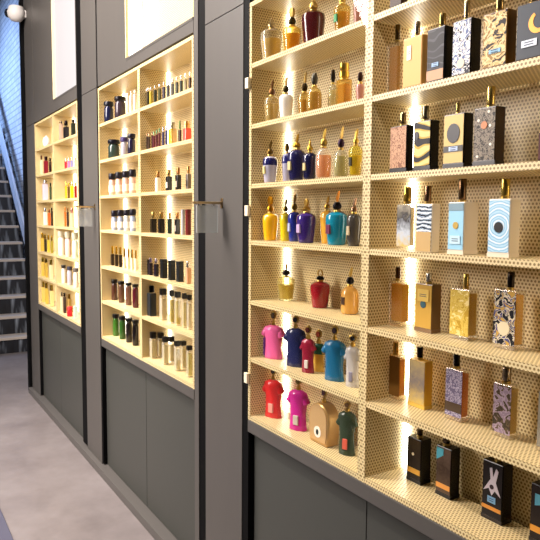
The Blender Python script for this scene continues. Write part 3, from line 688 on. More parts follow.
('urn', 'NL', 3, -2.0065, 0.036, 1.7907, 0.056, 0.0509, 0.0972, 0.1546, {'c': '#b8b4c8', 'top': '#1c1c5a', 'st': '#6a5226', 'fe': 'feather', 'tag': '#d8c88a'}, 'silver perfume bottle with navy shoulders and pale tag, third shelf, near left bay'),
('urn', 'NL', 3, -1.9564, 0.078, 1.7907, 0.0402, 0.0366, 0.1061, 0.1458, {'c': '#a9a6c0', 'top': '#22226a', 'st': '#6a5226', 'fe': 'none'}, 'smaller navy shouldered perfume bottle set back, third shelf, near left bay'),
('urn', 'NL', 3, -1.8334, 0.036, 1.7907, 0.0642, 0.0583, 0.106, 0.1601, {'c': '#1c1a4a', 'st': '#a8832e', 'fe': 'feather', 'tag': '#c9bb8a'}, 'wide navy perfume bottle with gold feather stopper, third shelf, near left bay'),
('urn', 'NL', 3, -1.7545, 0.036, 1.7907, 0.0494, 0.0449, 0.0896, 0.1388, {'c': '#15143c', 'st': '#c09a3a', 'fe': 'spike', 'tag': '#c9bb8a'}, 'narrow navy perfume bottle with pointed gold stopper, third shelf, near left bay'),
('round', 'NL', 3, -1.6779, 0.036, 1.7907, 0.0548, 0.0548, 0.0994, 0.1598, {'c': '#efe6d8', 'glass': 1, 'liquid': '#e8922a', 'st': '#b99a4a', 'fe': 'feather'}, 'clear perfume bottle with orange perfume and milky shoulders, third shelf, near left bay'),
('round', 'NL', 3, -1.5879, 0.036, 1.7907, 0.0481, 0.0481, 0.0855, 0.156, {'c': '#e2dcc0', 'glass': 1, 'liquid': '#bcb060', 'st': '#3a2a3c', 'fe': 'feather'}, 'clear perfume bottle with greenish perfume and purple stopper, third shelf, near left bay'),
('urn', 'NL', 3, -1.5162, 0.036, 1.7907, 0.043, 0.0391, 0.0914, 0.1419, {'c': '#e6d24a', 'glass': 1, 'liquid': '#d8c020', 'st': '#c8a850', 'fe': 'feather', 'tag': '#2a2418'}, 'yellow perfume bottle with small dark label, third shelf, near left bay'),
('urn', 'NL', 4, -2.0408, 0.06, 1.5792, 0.0616, 0.056, 0.1011, 0.166, {'c': '#efb414', 'st': '#c8901c', 'fe': 'round'}, 'opaque yellow perfume bottle with amber stopper, fourth shelf, near left bay'),
('urn', 'NL', 4, -1.9844, 0.092, 1.5792, 0.0471, 0.0429, 0.1014, 0.1587, {'c': '#d9c21e', 'st': '#6a5a2a', 'fe': 'feather'}, 'lime yellow perfume bottle with brass feather stopper, fourth shelf, near left bay'),
('urn', 'NL', 4, -1.9269, 0.092, 1.5792, 0.0499, 0.0454, 0.1068, 0.1716, {'c': '#1e2a86', 'st': '#6a5226', 'fe': 'feather', 'tag': '#a8b0d0'}, 'royal blue perfume bottle with pale tag, fourth shelf, near left bay'),
('urn', 'NL', 4, -1.8051, 0.06, 1.5792, 0.0714, 0.0649, 0.1028, 0.1502, {'c': '#35206e', 'st': '#c09a48', 'fe': 'round', 'tag': '#b9a0c8'}, 'purple perfume bottle with gold stopper, fourth shelf, near left bay'),
('urn', 'NL', 4, -1.7429, 0.102, 1.5792, 0.0489, 0.0444, 0.1099, 0.1608, {'c': '#e6a838', 'st': '#b48a3c', 'fe': 'feather'}, 'orange gold perfume bottle behind a teal one, fourth shelf, near left bay'),
('urn', 'NL', 4, -1.634, 0.06, 1.5792, 0.076, 0.0691, 0.1058, 0.1728, {'c': '#0f7f9c', 'st': '#1c1a1c', 'fe': 'feather', 'tag': '#6a2c4a', 'fec': '#d0883a'}, 'teal perfume bottle with orange feather stopper, fourth shelf, near left bay'),
('urn', 'NL', 4, -1.5481, 0.06, 1.5792, 0.0494, 0.0449, 0.0995, 0.1487, {'c': '#3f3b38', 'st': '#8a6a52', 'fe': 'feather', 'tag': '#b8a88a'}, 'charcoal perfume bottle beside the divider, fourth shelf, near left bay'),
('urn', 'NL', 5, -2.013, 0.115, 1.3527, 0.0709, 0.0645, 0.0885, 0.1454, {'c': '#dcd08a', 'glass': 1, 'liquid': '#cfb02c', 'st': '#2a2420', 'fe': 'feather', 'fec': '#c9a24a'}, 'pale gold perfume bottle alone at the left, fifth shelf, near left bay'),
('urn', 'NL', 5, -1.7949, 0.115, 1.3527, 0.0732, 0.0665, 0.0911, 0.1314, {'c': '#8e0f1e', 'st': '#1c1414', 'fe': 'ring'}, 'ruby red perfume bottle with black gem stopper, fifth shelf, near left bay'),
('round', 'NL', 5, -1.6298, 0.115, 1.3527, 0.0607, 0.0607, 0.0912, 0.1536, {'c': '#d09a48', 'st': '#1e1a18', 'fe': 'feather', 'fec': '#d8b45a', 'tag': '#3a2418'}, 'amber gold perfume bottle with dark gem and gold feather, fifth shelf, near left bay'),
('torso', 'NL', 6, -2.0243, 0.068, 1.1322, 0.1051, 0.0512, 0.1274, 0.1846, {'c': '#e0609a', 'st': '#3a2c1c', 'side': '#6a3a8c'}, 'pink perfume bottle shaped like a short sleeved shirt, sixth shelf, near left bay'),
('torso', 'NL', 6, -1.875, 0.068, 1.1322, 0.0982, 0.0478, 0.1388, 0.1858, {'c': '#1a2150', 'st': '#15151c'}, 'navy perfume bottle shaped like a short sleeved shirt, sixth shelf, near left bay'),
('torso', 'NL', 6, -1.7753, 0.053, 1.1322, 0.0651, 0.0317, 0.1189, 0.1657, {'c': '#8c1530', 'st': '#5a2a24', 'fe': 1, 'tag': '#d8cfc8'}, 'crimson shirt shaped perfume bottle with white patch, sixth shelf, near left bay'),
('torso', 'NL', 6, -1.7714, 0.095, 1.1322, 0.0611, 0.0298, 0.0997, 0.1488, {'c': '#d9a83c', 'top': '#1c5a40', 'st': '#8a3a2a'}, 'gold shirt shaped perfume bottle with green shoulders, sixth shelf, near left bay'),
('torso', 'NL', 6, -1.6453, 0.068, 1.1322, 0.0955, 0.0465, 0.1342, 0.1838, {'c': '#14628c', 'st': '#33222e'}, 'teal blue perfume bottle shaped like a short sleeved shirt, sixth shelf, near left bay'),
('torso', 'NL', 6, -1.5519, 0.068, 1.1322, 0.062, 0.0302, 0.1309, 0.1691, {'c': '#d9d6d6', 'glass': 1, 'liquid': '#d0c8c0', 'st': '#141214', 'tag': '#8a8698'}, 'clear shirt shaped perfume bottle with black stopper, sixth shelf, near left bay'),
('torso', 'NL', 7, -2.0261, 0.07, 0.9032, 0.0991, 0.0483, 0.1455, 0.1977, {'c': '#d81c1e', 'st': '#3c2a1c', 'tag': '#e8a090'}, 'bright red perfume bottle shaped like a short sleeved shirt, bottom shelf, near left bay'),
('torso', 'NL', 7, -1.856, 0.07, 0.9032, 0.096, 0.0467, 0.147, 0.1962, {'c': '#c8128c', 'st': '#6a5a2a', 'tag': '#c8c0b0'}, 'magenta perfume bottle shaped like a short sleeved shirt, bottom shelf, near left bay'),
('arch', 'NL', 7, -1.7005, 0.07, 0.9032, 0.1141, 0.057, 0.1408, 0.1923, {'c': '#c29a5c', 'st': '#4a1c1c', 'tag': '#efe8d8'}, 'tan gold arched perfume flask with white label, bottom shelf, near left bay'),
('torso', 'NL', 7, -1.576, 0.07, 0.9032, 0.0782, 0.0381, 0.143, 0.1757, {'c': '#22381f', 'st': '#6a4a2a', 'tag': '#d8604a'}, 'dark green camouflage shirt shaped perfume bottle, bottom shelf, near left bay'),
('slim', 'MR', 1, -3.2203, 0.036, 2.2304, 0.017, 0.0136, 0.0821, 0.103, {'c': '#2a241c', 'lid': '#d8d4d0'}, 'black slim bottle with silver ball cap, first of twelve, top shelf, middle right bay'),
('slim', 'MR', 1, -3.2391, 0.036, 2.2304, 0.0167, 0.0133, 0.0801, 0.1015, {'c': '#5a4a2a', 'lid': '#d8d4d0'}, 'brown slim bottle with silver ball cap, second of twelve, top shelf, middle right bay'),
('slim', 'MR', 1, -3.1853, 0.036, 2.2304, 0.0163, 0.0131, 0.078, 0.1001, {'c': '#a8983a', 'lid': '#d8d4d0'}, 'olive slim bottle with silver ball cap, third of twelve, top shelf, middle right bay'),
('slim', 'MR', 1, -3.1251, 0.036, 2.2304, 0.016, 0.0128, 0.0761, 0.0988, {'c': '#1f2418', 'lid': '#d8d4d0'}, 'dark green slim bottle with silver ball cap, fourth of twelve, top shelf, middle right bay'),
('slim', 'MR', 1, -3.0667, 0.036, 2.2304, 0.0157, 0.0126, 0.0742, 0.0975, {'c': '#4a4a2c', 'lid': '#d8d4d0'}, 'mossy slim bottle with silver ball cap, fifth of twelve, top shelf, middle right bay'),
('slim', 'MR', 1, -3.0101, 0.036, 2.2304, 0.0154, 0.0123, 0.0724, 0.0962, {'c': '#3a3648', 'lid': '#d8d4d0'}, 'violet grey slim bottle with silver ball cap, sixth of twelve, top shelf, middle right bay'),
('slim', 'MR', 1, -2.9551, 0.036, 2.2304, 0.0151, 0.0121, 0.0706, 0.095, {'c': '#2c2a34', 'lid': '#d8d4d0'}, 'blue black slim bottle with silver ball cap, seventh of twelve, top shelf, middle right bay'),
('slim', 'MR', 1, -2.9018, 0.036, 2.2304, 0.0149, 0.0119, 0.0689, 0.0938, {'c': '#3a3834', 'lid': '#d8d4d0'}, 'grey slim bottle with silver ball cap, eighth of twelve, top shelf, middle right bay'),
('slim', 'MR', 1, -2.8499, 0.036, 2.2304, 0.0146, 0.0117, 0.0672, 0.0926, {'c': '#2a3024', 'lid': '#d8d4d0'}, 'green black slim bottle with silver ball cap, ninth of twelve, top shelf, middle right bay'),
('slim', 'MR', 1, -2.7996, 0.036, 2.2304, 0.0144, 0.0115, 0.0656, 0.0915, {'c': '#1e2a1e', 'lid': '#d8d4d0'}, 'forest green slim bottle with silver ball cap, tenth of twelve, top shelf, middle right bay'),
('slim', 'MR', 1, -2.7506, 0.036, 2.2304, 0.0141, 0.0113, 0.064, 0.0904, {'c': '#8a8068', 'lid': '#d8d4d0'}, 'sand slim bottle with silver ball cap, eleventh of twelve, top shelf, middle right bay'),
('slim', 'MR', 1, -2.703, 0.036, 2.2304, 0.0139, 0.0111, 0.0624, 0.0894, {'c': '#3a2418', 'lid': '#d8d4d0'}, 'rust brown slim bottle with silver ball cap, twelfth of twelve, top shelf, middle right bay'),
('slim', 'MR', 2, -3.2415, 0.036, 2.0094, 0.0121, 0.0096, 0.0728, 0.091, {'c': '#3a2a24', 'lid': '#a88a70'}, 'brown slim bottle, first of the trio by the divider, second shelf, middle right bay'),
('slim', 'MR', 2, -3.2187, 0.036, 2.0094, 0.0119, 0.0095, 0.0728, 0.0909, {'c': '#3a2a24', 'lid': '#a88a70'}, 'brown slim bottle, second of the trio by the divider, second shelf, middle right bay'),
('slim', 'MR', 2, -3.1689, 0.036, 2.0094, 0.0117, 0.0093, 0.0729, 0.0907, {'c': '#3a2a24', 'lid': '#a88a70'}, 'brown slim bottle, third of the trio by the divider, second shelf, middle right bay'),
('slim', 'MR', 2, -3.148, 0.036, 2.0094, 0.0125, 0.01, 0.0682, 0.091, {'c': '#5a2430', 'lid': '#6a8a6a'}, 'maroon slim bottle with green cap, first of three, second shelf, middle right bay'),
('slim', 'MR', 2, -3.1101, 0.036, 2.0094, 0.0124, 0.0099, 0.0719, 0.0945, {'c': '#5a2430', 'lid': '#6a8a6a'}, 'maroon slim bottle with green cap, second of three, second shelf, middle right bay'),
('slim', 'MR', 2, -3.0729, 0.036, 2.0094, 0.0122, 0.0098, 0.0755, 0.0979, {'c': '#5a2430', 'lid': '#6a8a6a'}, 'maroon slim bottle with green cap, third of three, second shelf, middle right bay'),
('slim', 'MR', 2, -3.0228, 0.036, 2.0094, 0.012, 0.0096, 0.0752, 0.0972, {'c': '#33305c', 'lid': '#b8b0c8'}, 'indigo slim bottle left of its twin, second shelf, middle right bay'),
('slim', 'MR', 2, -2.9803, 0.036, 2.0094, 0.0119, 0.0095, 0.0779, 0.0997, {'c': '#33305c', 'lid': '#b8b0c8'}, 'indigo slim bottle beside the yellow one, second shelf, middle right bay'),
('square', 'MR', 2, -2.9067, 0.036, 2.0094, 0.0386, 0.0308, 0.077, 0.1102, {'c': '#d9a81c', 'st': '#c8c4b0'}, 'square bright yellow bottle, second shelf, middle right bay'),
('slim', 'MR', 2, -2.8191, 0.036, 2.0094, 0.0154, 0.0123, 0.0627, 0.1044, {'c': '#3a2418', 'lid': '#5a6a3a'}, 'dark brown slim bottle between yellow and coral ones, second shelf, middle right bay'),
('square', 'MR', 2, -2.7384, 0.036, 2.0094, 0.0376, 0.03, 0.0606, 0.0946, {'c': '#ee5a4e', 'st': '#e0b070'}, 'square coral red bottle, second shelf, middle right bay'),
('slim', 'MR', 3, -3.0961, 0.036, 1.7907, 0.0284, 0.0228, 0.0702, 0.103, {'c': '#efe9d8', 'lid': '#a87a48'}, 'white bottle with copper cap, third shelf, middle right bay'),
('slim', 'MR', 3, -2.9547, 0.036, 1.7907, 0.0298, 0.0238, 0.0708, 0.1049, {'c': '#15110e', 'lid': '#b89a5a', 'tag': '#d8d0c0'}, 'black bottle with gold cap next to the white one, third shelf, middle right bay'),
('slim', 'MR', 3, -2.8404, 0.036, 1.7907, 0.0274, 0.0219, 0.0723, 0.1077, {'c': '#120e0c', 'lid': '#a8784a', 'tag': '#a89a88'}, 'black bottle with copper cap, mid shelf, third shelf, middle right bay'),
('slim', 'MR', 3, -2.723, 0.036, 1.7907, 0.0242, 0.0194, 0.0709, 0.1074, {'c': '#6a6058', 'lid': '#b08858', 'tag': '#221a16'}, 'smoky grey bottle with bronze cap, third shelf, middle right bay'),
('slim', 'MR', 4, -3.2016, 0.05, 1.5792, 0.0324, 0.0259, 0.0733, 0.1091, {'c': '#110d0c', 'lid': '#b0985a'}, 'black bottle with gold cap, first from the divider, fourth shelf, middle right bay'),
('slim', 'MR', 4, -3.0917, 0.05, 1.5792, 0.0322, 0.0258, 0.0741, 0.1089, {'c': '#171412', 'lid': '#a8884a'}, 'black bottle with gold cap, second from the divider, fourth shelf, middle right bay'),
('slim', 'MR', 4, -2.9819, 0.05, 1.5792, 0.0209, 0.0167, 0.0748, 0.1062, {'c': '#15251c', 'lid': '#b89a4a'}, 'black green bottle with gold cap, fourth shelf, middle right bay'),
('slim', 'MR', 4, -2.8867, 0.05, 1.5792, 0.0258, 0.0207, 0.0731, 0.106, {'c': '#191311', 'lid': '#c88a50', 'tag': '#9a948c'}, 'black bottle with copper cap and grey label, fourth shelf, middle right bay'),
('box', 'MR', 4, -2.8186, 0.05, 1.5792, 0.0168, 0.0135, 0.1202, 0.1211, {'c': '#a8a8b0'}, 'upright silver carton, fourth shelf, middle right bay'),
('box', 'MR', 4, -2.7588, 0.05, 1.5792, 0.0231, 0.0185, 0.1198, 0.1208, {'c': '#5a0f18'}, 'upright dark red carton, fourth shelf, middle right bay'),
('box', 'MR', 5, -3.2406, 0.036, 1.3527, 0.0137, 0.011, 0.0828, 0.0937, {'c': '#17140f'}, 'narrow black carton nearest the divider, fifth shelf, middle right bay'),
('slim', 'MR', 5, -3.2104, 0.036, 1.3527, 0.0226, 0.0181, 0.0655, 0.0921, {'c': '#1c1826', 'lid': '#8a80a0'}, 'black bottle with lilac cap, fifth shelf, middle right bay'),
('slim', 'MR', 5, -3.1306, 0.036, 1.3527, 0.0258, 0.0206, 0.0655, 0.0942, {'c': '#191524', 'lid': '#b8b0c0'}, 'black bottle with silver cap, fifth shelf, middle right bay'),
('box', 'MR', 5, -3.0283, 0.036, 1.3527, 0.034, 0.0272, 0.0968, 0.0978, {'c': '#14171a'}, 'black carton, first of three in a block, fifth shelf, middle right bay'),
('box', 'MR', 5, -2.9253, 0.036, 1.3527, 0.0329, 0.0263, 0.0981, 0.0991, {'c': '#101315'}, 'black carton, middle of three in a block, fifth shelf, middle right bay'),
('box', 'MR', 5, -2.8265, 0.036, 1.3527, 0.0327, 0.0261, 0.0989, 0.1003, {'c': '#171a1e'}, 'black carton, last of three in a block, fifth shelf, middle right bay'),
('slim', 'MR', 5, -2.7307, 0.036, 1.3527, 0.0258, 0.0207, 0.0736, 0.1041, {'c': '#c89a78', 'lid': '#d8d4d0'}, 'clear rose bottle with silver cap, fifth shelf, middle right bay'),
('slim', 'MR', 6, -3.222, 0.045, 1.1322, 0.0461, 0.0369, 0.1237, 0.1642, {'c': '#22282e', 'lid': '#0f0e10'}, 'tall black bottle with black cap, sixth shelf, middle right bay'),
('cube', 'MR', 6, -3.062, 0.045, 1.1322, 0.0363, 0.0291, 0.1277, 0.1641, {'c': '#d8cdb0', 'glass': 1, 'liquid': '#d8cdb0', 'lid': '#0f0d10'}, 'clear square bottle with black cube cap, sixth shelf, middle right bay'),
('cube', 'MR', 6, -2.9495, 0.045, 1.1322, 0.0272, 0.0218, 0.1335, 0.1673, {'c': '#c8b83a', 'glass': 1, 'liquid': '#c8b83a', 'lid': '#0f0d10'}, 'yellow square bottle with black cube cap, sixth shelf, middle right bay'),
('cube', 'MR', 6, -2.8748, 0.045, 1.1322, 0.0298, 0.0239, 0.1354, 0.167, {'c': '#d0be40', 'glass': 1, 'liquid': '#d0be40', 'lid': '#0f0d10'}, 'deep yellow square bottle with black cube cap, sixth shelf, middle right bay'),
('cube', 'MR', 6, -2.7972, 0.045, 1.1322, 0.0238, 0.019, 0.1379, 0.1674, {'c': '#d8d09a', 'glass': 1, 'liquid': '#d8d09a', 'lid': '#0f0d10'}, 'pale straw square bottle with black cube cap, sixth shelf, middle right bay'),
('cube', 'MR', 6, -2.7391, 0.045, 1.1322, 0.0238, 0.019, 0.1384, 0.166, {'c': '#d8cfb4', 'glass': 1, 'liquid': '#d8cfb4', 'lid': '#0f0d10'}, 'cloudy clear square bottle with black cube cap, sixth shelf, middle right bay'),
('cube', 'MR', 7, -3.2116, 0.046, 0.9032, 0.0341, 0.0272, 0.1074, 0.1429, {'c': '#dcd6c0', 'glass': 1, 'liquid': '#d6cda8', 'lid': '#0f0d10'}, 'clear square bottle with black cube cap, first of seven, bottom shelf, middle right bay'),
('cube', 'MR', 7, -3.2302, 0.098, 0.9032, 0.0345, 0.0276, 0.0979, 0.1324, {'c': '#dcd6c0', 'glass': 1, 'liquid': '#d6cda8', 'lid': '#0f0d10'}, 'clear square bottle with black cube cap, second of seven, bottom shelf, middle right bay'),
('cube', 'MR', 7, -3.0415, 0.046, 0.9032, 0.0323, 0.0258, 0.1151, 0.1459, {'c': '#dcd6c0', 'glass': 1, 'liquid': '#d6cda8', 'lid': '#0f0d10'}, 'clear square bottle with black cube cap, third of seven, bottom shelf, middle right bay'),
('cube', 'MR', 7, -3.085, 0.098, 0.9032, 0.0327, 0.0262, 0.105, 0.1349, {'c': '#dcd6c0', 'glass': 1, 'liquid': '#d6cda8', 'lid': '#0f0d10'}, 'clear square bottle with black cube cap, fourth of seven, bottom shelf, middle right bay'),
('cube', 'MR', 7, -2.8851, 0.046, 0.9032, 0.0307, 0.0245, 0.1222, 0.1488, {'c': '#dcd6c0', 'glass': 1, 'liquid': '#d6cda8', 'lid': '#0f0d10'}, 'clear square bottle with black cube cap, fifth of seven, bottom shelf, middle right bay'),
('cube', 'MR', 7, -2.9287, 0.098, 0.9032, 0.0311, 0.0249, 0.1116, 0.1372, {'c': '#dcd6c0', 'glass': 1, 'liquid': '#d6cda8', 'lid': '#0f0d10'}, 'clear square bottle with black cube cap, sixth of seven, bottom shelf, middle right bay'),
('cube', 'MR', 7, -2.7409, 0.046, 0.9032, 0.0292, 0.0234, 0.1287, 0.1514, {'c': '#dcd6c0', 'glass': 1, 'liquid': '#c8c070', 'lid': '#0f0d10'}, 'clear square bottle with black cube cap, seventh of seven, bottom shelf, middle right bay'),
('jar', 'ML', 1, -3.8853, 0.036, 2.2304, 0.0598, 0.0598, 0.1024, 0.1261, {'c': '#141a3a', 'lid': '#10121e'}, 'navy round jar with black lid, top shelf, middle left bay'),
('jar', 'ML', 1, -3.683, 0.0395, 2.2304, 0.0671, 0.0671, 0.1029, 0.1257, {'c': '#3a3038', 'lid': '#141016'}, 'dark grey round jar with black lid, top shelf, middle left bay'),
('slim', 'ML', 1, -3.5443, 0.036, 2.2304, 0.0172, 0.0137, 0.1044, 0.1264, {'c': '#e6e2d8', 'lid': '#f4f0ea'}, 'white slim bottle, first of three beside the dark jars, top shelf, middle left bay'),
('slim', 'ML', 1, -3.4838, 0.036, 2.2304, 0.0174, 0.0139, 0.1034, 0.125, {'c': '#e6e2d8', 'lid': '#f4f0ea'}, 'white slim bottle, second of three beside the dark jars, top shelf, middle left bay'),
('slim', 'ML', 1, -3.4249, 0.036, 2.2304, 0.0166, 0.0133, 0.1024, 0.1238, {'c': '#e6e2d8', 'lid': '#f4f0ea'}, 'white slim bottle, third of three beside the dark jars, top shelf, middle left bay'),
('jar', 'ML', 2, -3.8155, 0.0421, 2.0094, 0.0725, 0.0725, 0.0889, 0.1126, {'c': '#2c3a34', 'lid': '#100f18'}, 'dark green jar with wide black lid, second shelf, middle left bay'),
('jar', 'ML', 2, -3.7044, 0.068, 2.0094, 0.0444, 0.0444, 0.0921, 0.1212, {'c': '#9a98a8', 'lid': '#3a3060'}, 'grey glass jar with violet lid, second shelf, middle left bay'),
('jar', 'ML', 2, -3.4878, 0.036, 2.0094, 0.0448, 0.0448, 0.0917, 0.1137, {'c': '#1a1830', 'lid': '#120f1c'}, 'tall blackish blue jar with black lid, second shelf, middle left bay'),
('jar', 'ML', 3, -3.8385, 0.036, 1.7907, 0.0439, 0.0439, 0.0959, 0.132, {'c': '#d8b0a0', 'lid': '#15121c', 'lb': '#efe2d8'}, 'peach glass jar with black lid, first of four, third shelf, middle left bay'),
('jar', 'ML', 3, -3.7112, 0.036, 1.7907, 0.0427, 0.0427, 0.0955, 0.1329, {'c': '#d8b0a0', 'lid': '#15121c', 'lb': '#efe2d8'}, 'peach glass jar with black lid, second of four, third shelf, middle left bay'),
('jar', 'ML', 3, -3.5908, 0.036, 1.7907, 0.0415, 0.0415, 0.0951, 0.1338, {'c': '#d8b0a0', 'lid': '#15121c', 'lb': '#efe2d8'}, 'peach glass jar with black lid, third of four, third shelf, middle left bay'),
('jar', 'ML', 3, -3.4767, 0.036, 1.7907, 0.0404, 0.0404, 0.0947, 0.1346, {'c': '#d8b0a0', 'lid': '#15121c', 'lb': '#efe2d8'}, 'peach glass jar with black lid, fourth of four, third shelf, middle left bay'),
('jar', 'ML', 4, -3.8484, 0.05, 1.5792, 0.0394, 0.0394, 0.083, 0.1197, {'c': '#8f9cb8', 'lid': '#15131e', 'lb': '#dfe0e6'}, 'bluish glass jar with black lid, first of four, fourth shelf, middle left bay'),
('jar', 'ML', 4, -3.7321, 0.05, 1.5792, 0.0384, 0.0384, 0.0852, 0.1222, {'c': '#8f9cb8', 'lid': '#15131e', 'lb': '#dfe0e6'}, 'bluish glass jar with black lid, second of four, fourth shelf, middle left bay'),
('jar', 'ML', 4, -3.6216, 0.05, 1.5792, 0.0374, 0.0374, 0.0873, 0.1245, {'c': '#b8bcc0', 'lid': '#15131e', 'lb': '#dfe0e6'}, 'bluish glass jar with black lid, third of four, fourth shelf, middle left bay'),
('jar', 'ML', 4, -3.5163, 0.05, 1.5792, 0.0365, 0.0365, 0.0894, 0.1268, {'c': '#8f9cb8', 'lid': '#15131e', 'lb': '#dfe0e6'}, 'bluish glass jar with black lid, fourth of four, fourth shelf, middle left bay'),
('slim', 'ML', 5, -3.9471, 0.066, 1.3527, 0.0225, 0.018, 0.0731, 0.1237, {'c': '#241a14', 'lid': '#c9a030'}, 'black slim bottle with gold cap, first from the left, fifth shelf, middle left bay'),
('slim', 'ML', 5, -3.8682, 0.066, 1.3527, 0.0221, 0.0176, 0.0748, 0.124, {'c': '#241a14', 'lid': '#c9a030'}, 'black slim bottle with gold cap, second from the left, fifth shelf, middle left bay'),
('slim', 'ML', 5, -3.7918, 0.066, 1.3527, 0.0216, 0.0173, 0.0765, 0.1243, {'c': '#241a14', 'lid': '#c9a030'}, 'black slim bottle with gold cap, third from the left, fifth shelf, middle left bay'),
('slim', 'ML', 5, -3.7145, 0.066, 1.3527, 0.0189, 0.0152, 0.0675, 0.1217, {'c': '#e6d8b8', 'lid': '#c9a030'}, 'white slim bottle with gold cap, first of four, fifth shelf, middle left bay'),
('slim', 'ML', 5, -3.6472, 0.066, 1.3527, 0.0186, 0.0149, 0.0678, 0.1201, {'c': '#e6d8b8', 'lid': '#c9a030'}, 'white slim bottle with gold cap, second of four, fifth shelf, middle left bay'),
('slim', 'ML', 5, -3.5818, 0.066, 1.3527, 0.0183, 0.0146, 0.0681, 0.1184, {'c': '#e6d8b8', 'lid': '#c9a030'}, 'white slim bottle with gold cap, third of four, fifth shelf, middle left bay'),
('slim', 'ML', 5, -3.5184, 0.066, 1.3527, 0.0179, 0.0143, 0.0685, 0.1169, {'c': '#e6d8b8', 'lid': '#c9a030'}, 'white slim bottle with gold cap, fourth of four, fifth shelf, middle left bay'),
('jar', 'ML', 6, -3.9434, 0.075, 1.1322, 0.0407, 0.0407, 0.1093, 0.1317, {'c': '#4a2c20', 'lid': '#15110f'}, 'brown patterned jar with black lid, sixth shelf, middle left bay'),
('jar', 'ML', 6, -3.8075, 0.075, 1.1322, 0.0395, 0.0395, 0.1139, 0.1338, {'c': '#5c4030', 'lid': '#15110f'}, 'tan brown patterned jar with black lid, sixth shelf, middle left bay'),
('jar', 'ML', 6, -3.679, 0.075, 1.1322, 0.0384, 0.0384, 0.1182, 0.1357, {'c': '#6a4a3c', 'lid': '#15110f'}, 'pale brown patterned jar with black lid, sixth shelf, middle left bay'),
('jar', 'ML', 6, -3.5576, 0.075, 1.1322, 0.0374, 0.0374, 0.1222, 0.1375, {'c': '#4a1420', 'lid': '#15110f'}, 'maroon jar with black lid, sixth shelf, middle left bay'),
('jar', 'ML', 7, -3.9412, 0.081, 0.9032, 0.0422, 0.0422, 0.1139, 0.1398, {'c': '#3a6a24', 'lid': '#100e10'}, 'bright green jar with black lid, bottom shelf, middle left bay'),
('jar', 'ML', 7, -3.8148, 0.081, 0.9032, 0.041, 0.041, 0.1203, 0.1443, {'c': '#2f5a22', 'lid': '#100e10'}, 'deep green jar with black lid, bottom shelf, middle left bay'),
('jar', 'ML', 7, -3.6949, 0.081, 0.9032, 0.04, 0.04, 0.1264, 0.1485, {'c': '#1a1416', 'lid': '#100e10'}, 'black brown jar with black lid, bottom shelf, middle left bay'),
('jar', 'ML', 7, -3.581, 0.081, 0.9032, 0.039, 0.039, 0.1322, 0.1525, {'c': '#140f12', 'lid': '#100e10'}, 'jet black jar with black lid, bottom shelf, middle left bay'),
('slim', 'FR', 1, -5.0675, 0.036, 2.2304, 0.0303, 0.0242, 0.1328, 0.1552, {'c': '#b89a88', 'lid': '#5a4a3c'}, 'rosy clear bottle with dark cap, top shelf, far right bay'),
('slim', 'FR', 1, -4.9134, 0.036, 2.2304, 0.0417, 0.0334, 0.0929, 0.1438, {'c': '#14101a', 'lid': '#1a1418', 'ballcap': 1}, 'black bottle with round black stopper, top shelf, far right bay'),
('slim', 'FR', 1, -4.7104, 0.036, 2.2304, 0.0322, 0.0258, 0.0982, 0.1227, {'c': '#242a24', 'lid': '#1c1a18'}, 'dark green black bottle, top shelf, far right bay'),
('slim', 'FR', 2, -4.9406, 0.036, 2.0094, 0.02, 0.016, 0.0612, 0.0812, {'c': '#c82a3a', 'lid': '#efe6d8'}, 'red bottle with white cap, second shelf, far right bay'),
('slim', 'FR', 2, -4.8528, 0.036, 2.0094, 0.0196, 0.0157, 0.0589, 0.0808, {'c': '#c87ab0', 'lid': '#efe6d8'}, 'pink bottle with white cap, second shelf, far right bay'),
('slim', 'FR', 2, -4.7664, 0.036, 2.0094, 0.0185, 0.0148, 0.0565, 0.0802, {'c': '#8a86b8', 'lid': '#efe6d8'}, 'lavender bottle with white cap, second shelf, far right bay'),
('slim', 'FR', 2, -4.6731, 0.036, 2.0094, 0.0209, 0.0167, 0.0536, 0.0804, {'c': '#a8b89a', 'lid': '#efe6d8'}, 'pale green bottle with white cap, second shelf, far right bay'),
('slim', 'FR', 3, -4.9487, 0.036, 1.7907, 0.0164, 0.0131, 0.0971, 0.127, {'c': '#d8b01c', 'lid': '#e0cf5a'}, 'yellow bottle at the left of its row, third shelf, far right bay'),
('slim', 'FR', 3, -4.8696, 0.036, 1.7907, 0.0175, 0.014, 0.0868, 0.1163, {'c': '#5a4214', 'lid': '#c8a030'}, 'brown bottle between yellow ones, third shelf, far right bay'),
('slim', 'FR', 3, -4.7753, 0.036, 1.7907, 0.0244, 0.0195, 0.0908, 0.1198, {'c': '#e0c41e', 'lid': '#efe6b8'}, 'bright yellow bottle with pale cap, third shelf, far right bay'),
('slim', 'FR', 3, -4.6789, 0.036, 1.7907, 0.0196, 0.0157, 0.0873, 0.1158, {'c': '#8a1c1c', 'lid': '#d8b060'}, 'dark red bottle with gold cap, third shelf, far right bay'),
('slim', 'FR', 4, -5.0434, 0.05, 1.5792, 0.016, 0.0128, 0.1131, 0.1477, {'c': '#c8641e', 'lid': '#d8904a'}, 'orange brown bottle, fourth shelf, far right bay'),
('slim', 'FR', 4, -4.9679, 0.05, 1.5792, 0.0172, 0.0138, 0.1129, 0.1433, {'c': '#2a1a12', 'lid': '#7a4a20'}, 'black brown bottle, fourth shelf, far right bay'),
('slim', 'FR', 4, -4.847, 0.05, 1.5792, 0.0292, 0.0234, 0.1052, 0.1424, {'c': '#e0b89a', 'lid': '#e8a09a'}, 'pale peach bottle with pink cap, fourth shelf, far right bay'),
('jar', 'FR', 5, -5.1323, 0.036, 1.3527, 0.0473, 0.0473, 0.1438, 0.191, {'c': '#eae4e2', 'lid': '#c8c0a8'}, 'white jar with glass lid, fifth shelf, far right bay'),
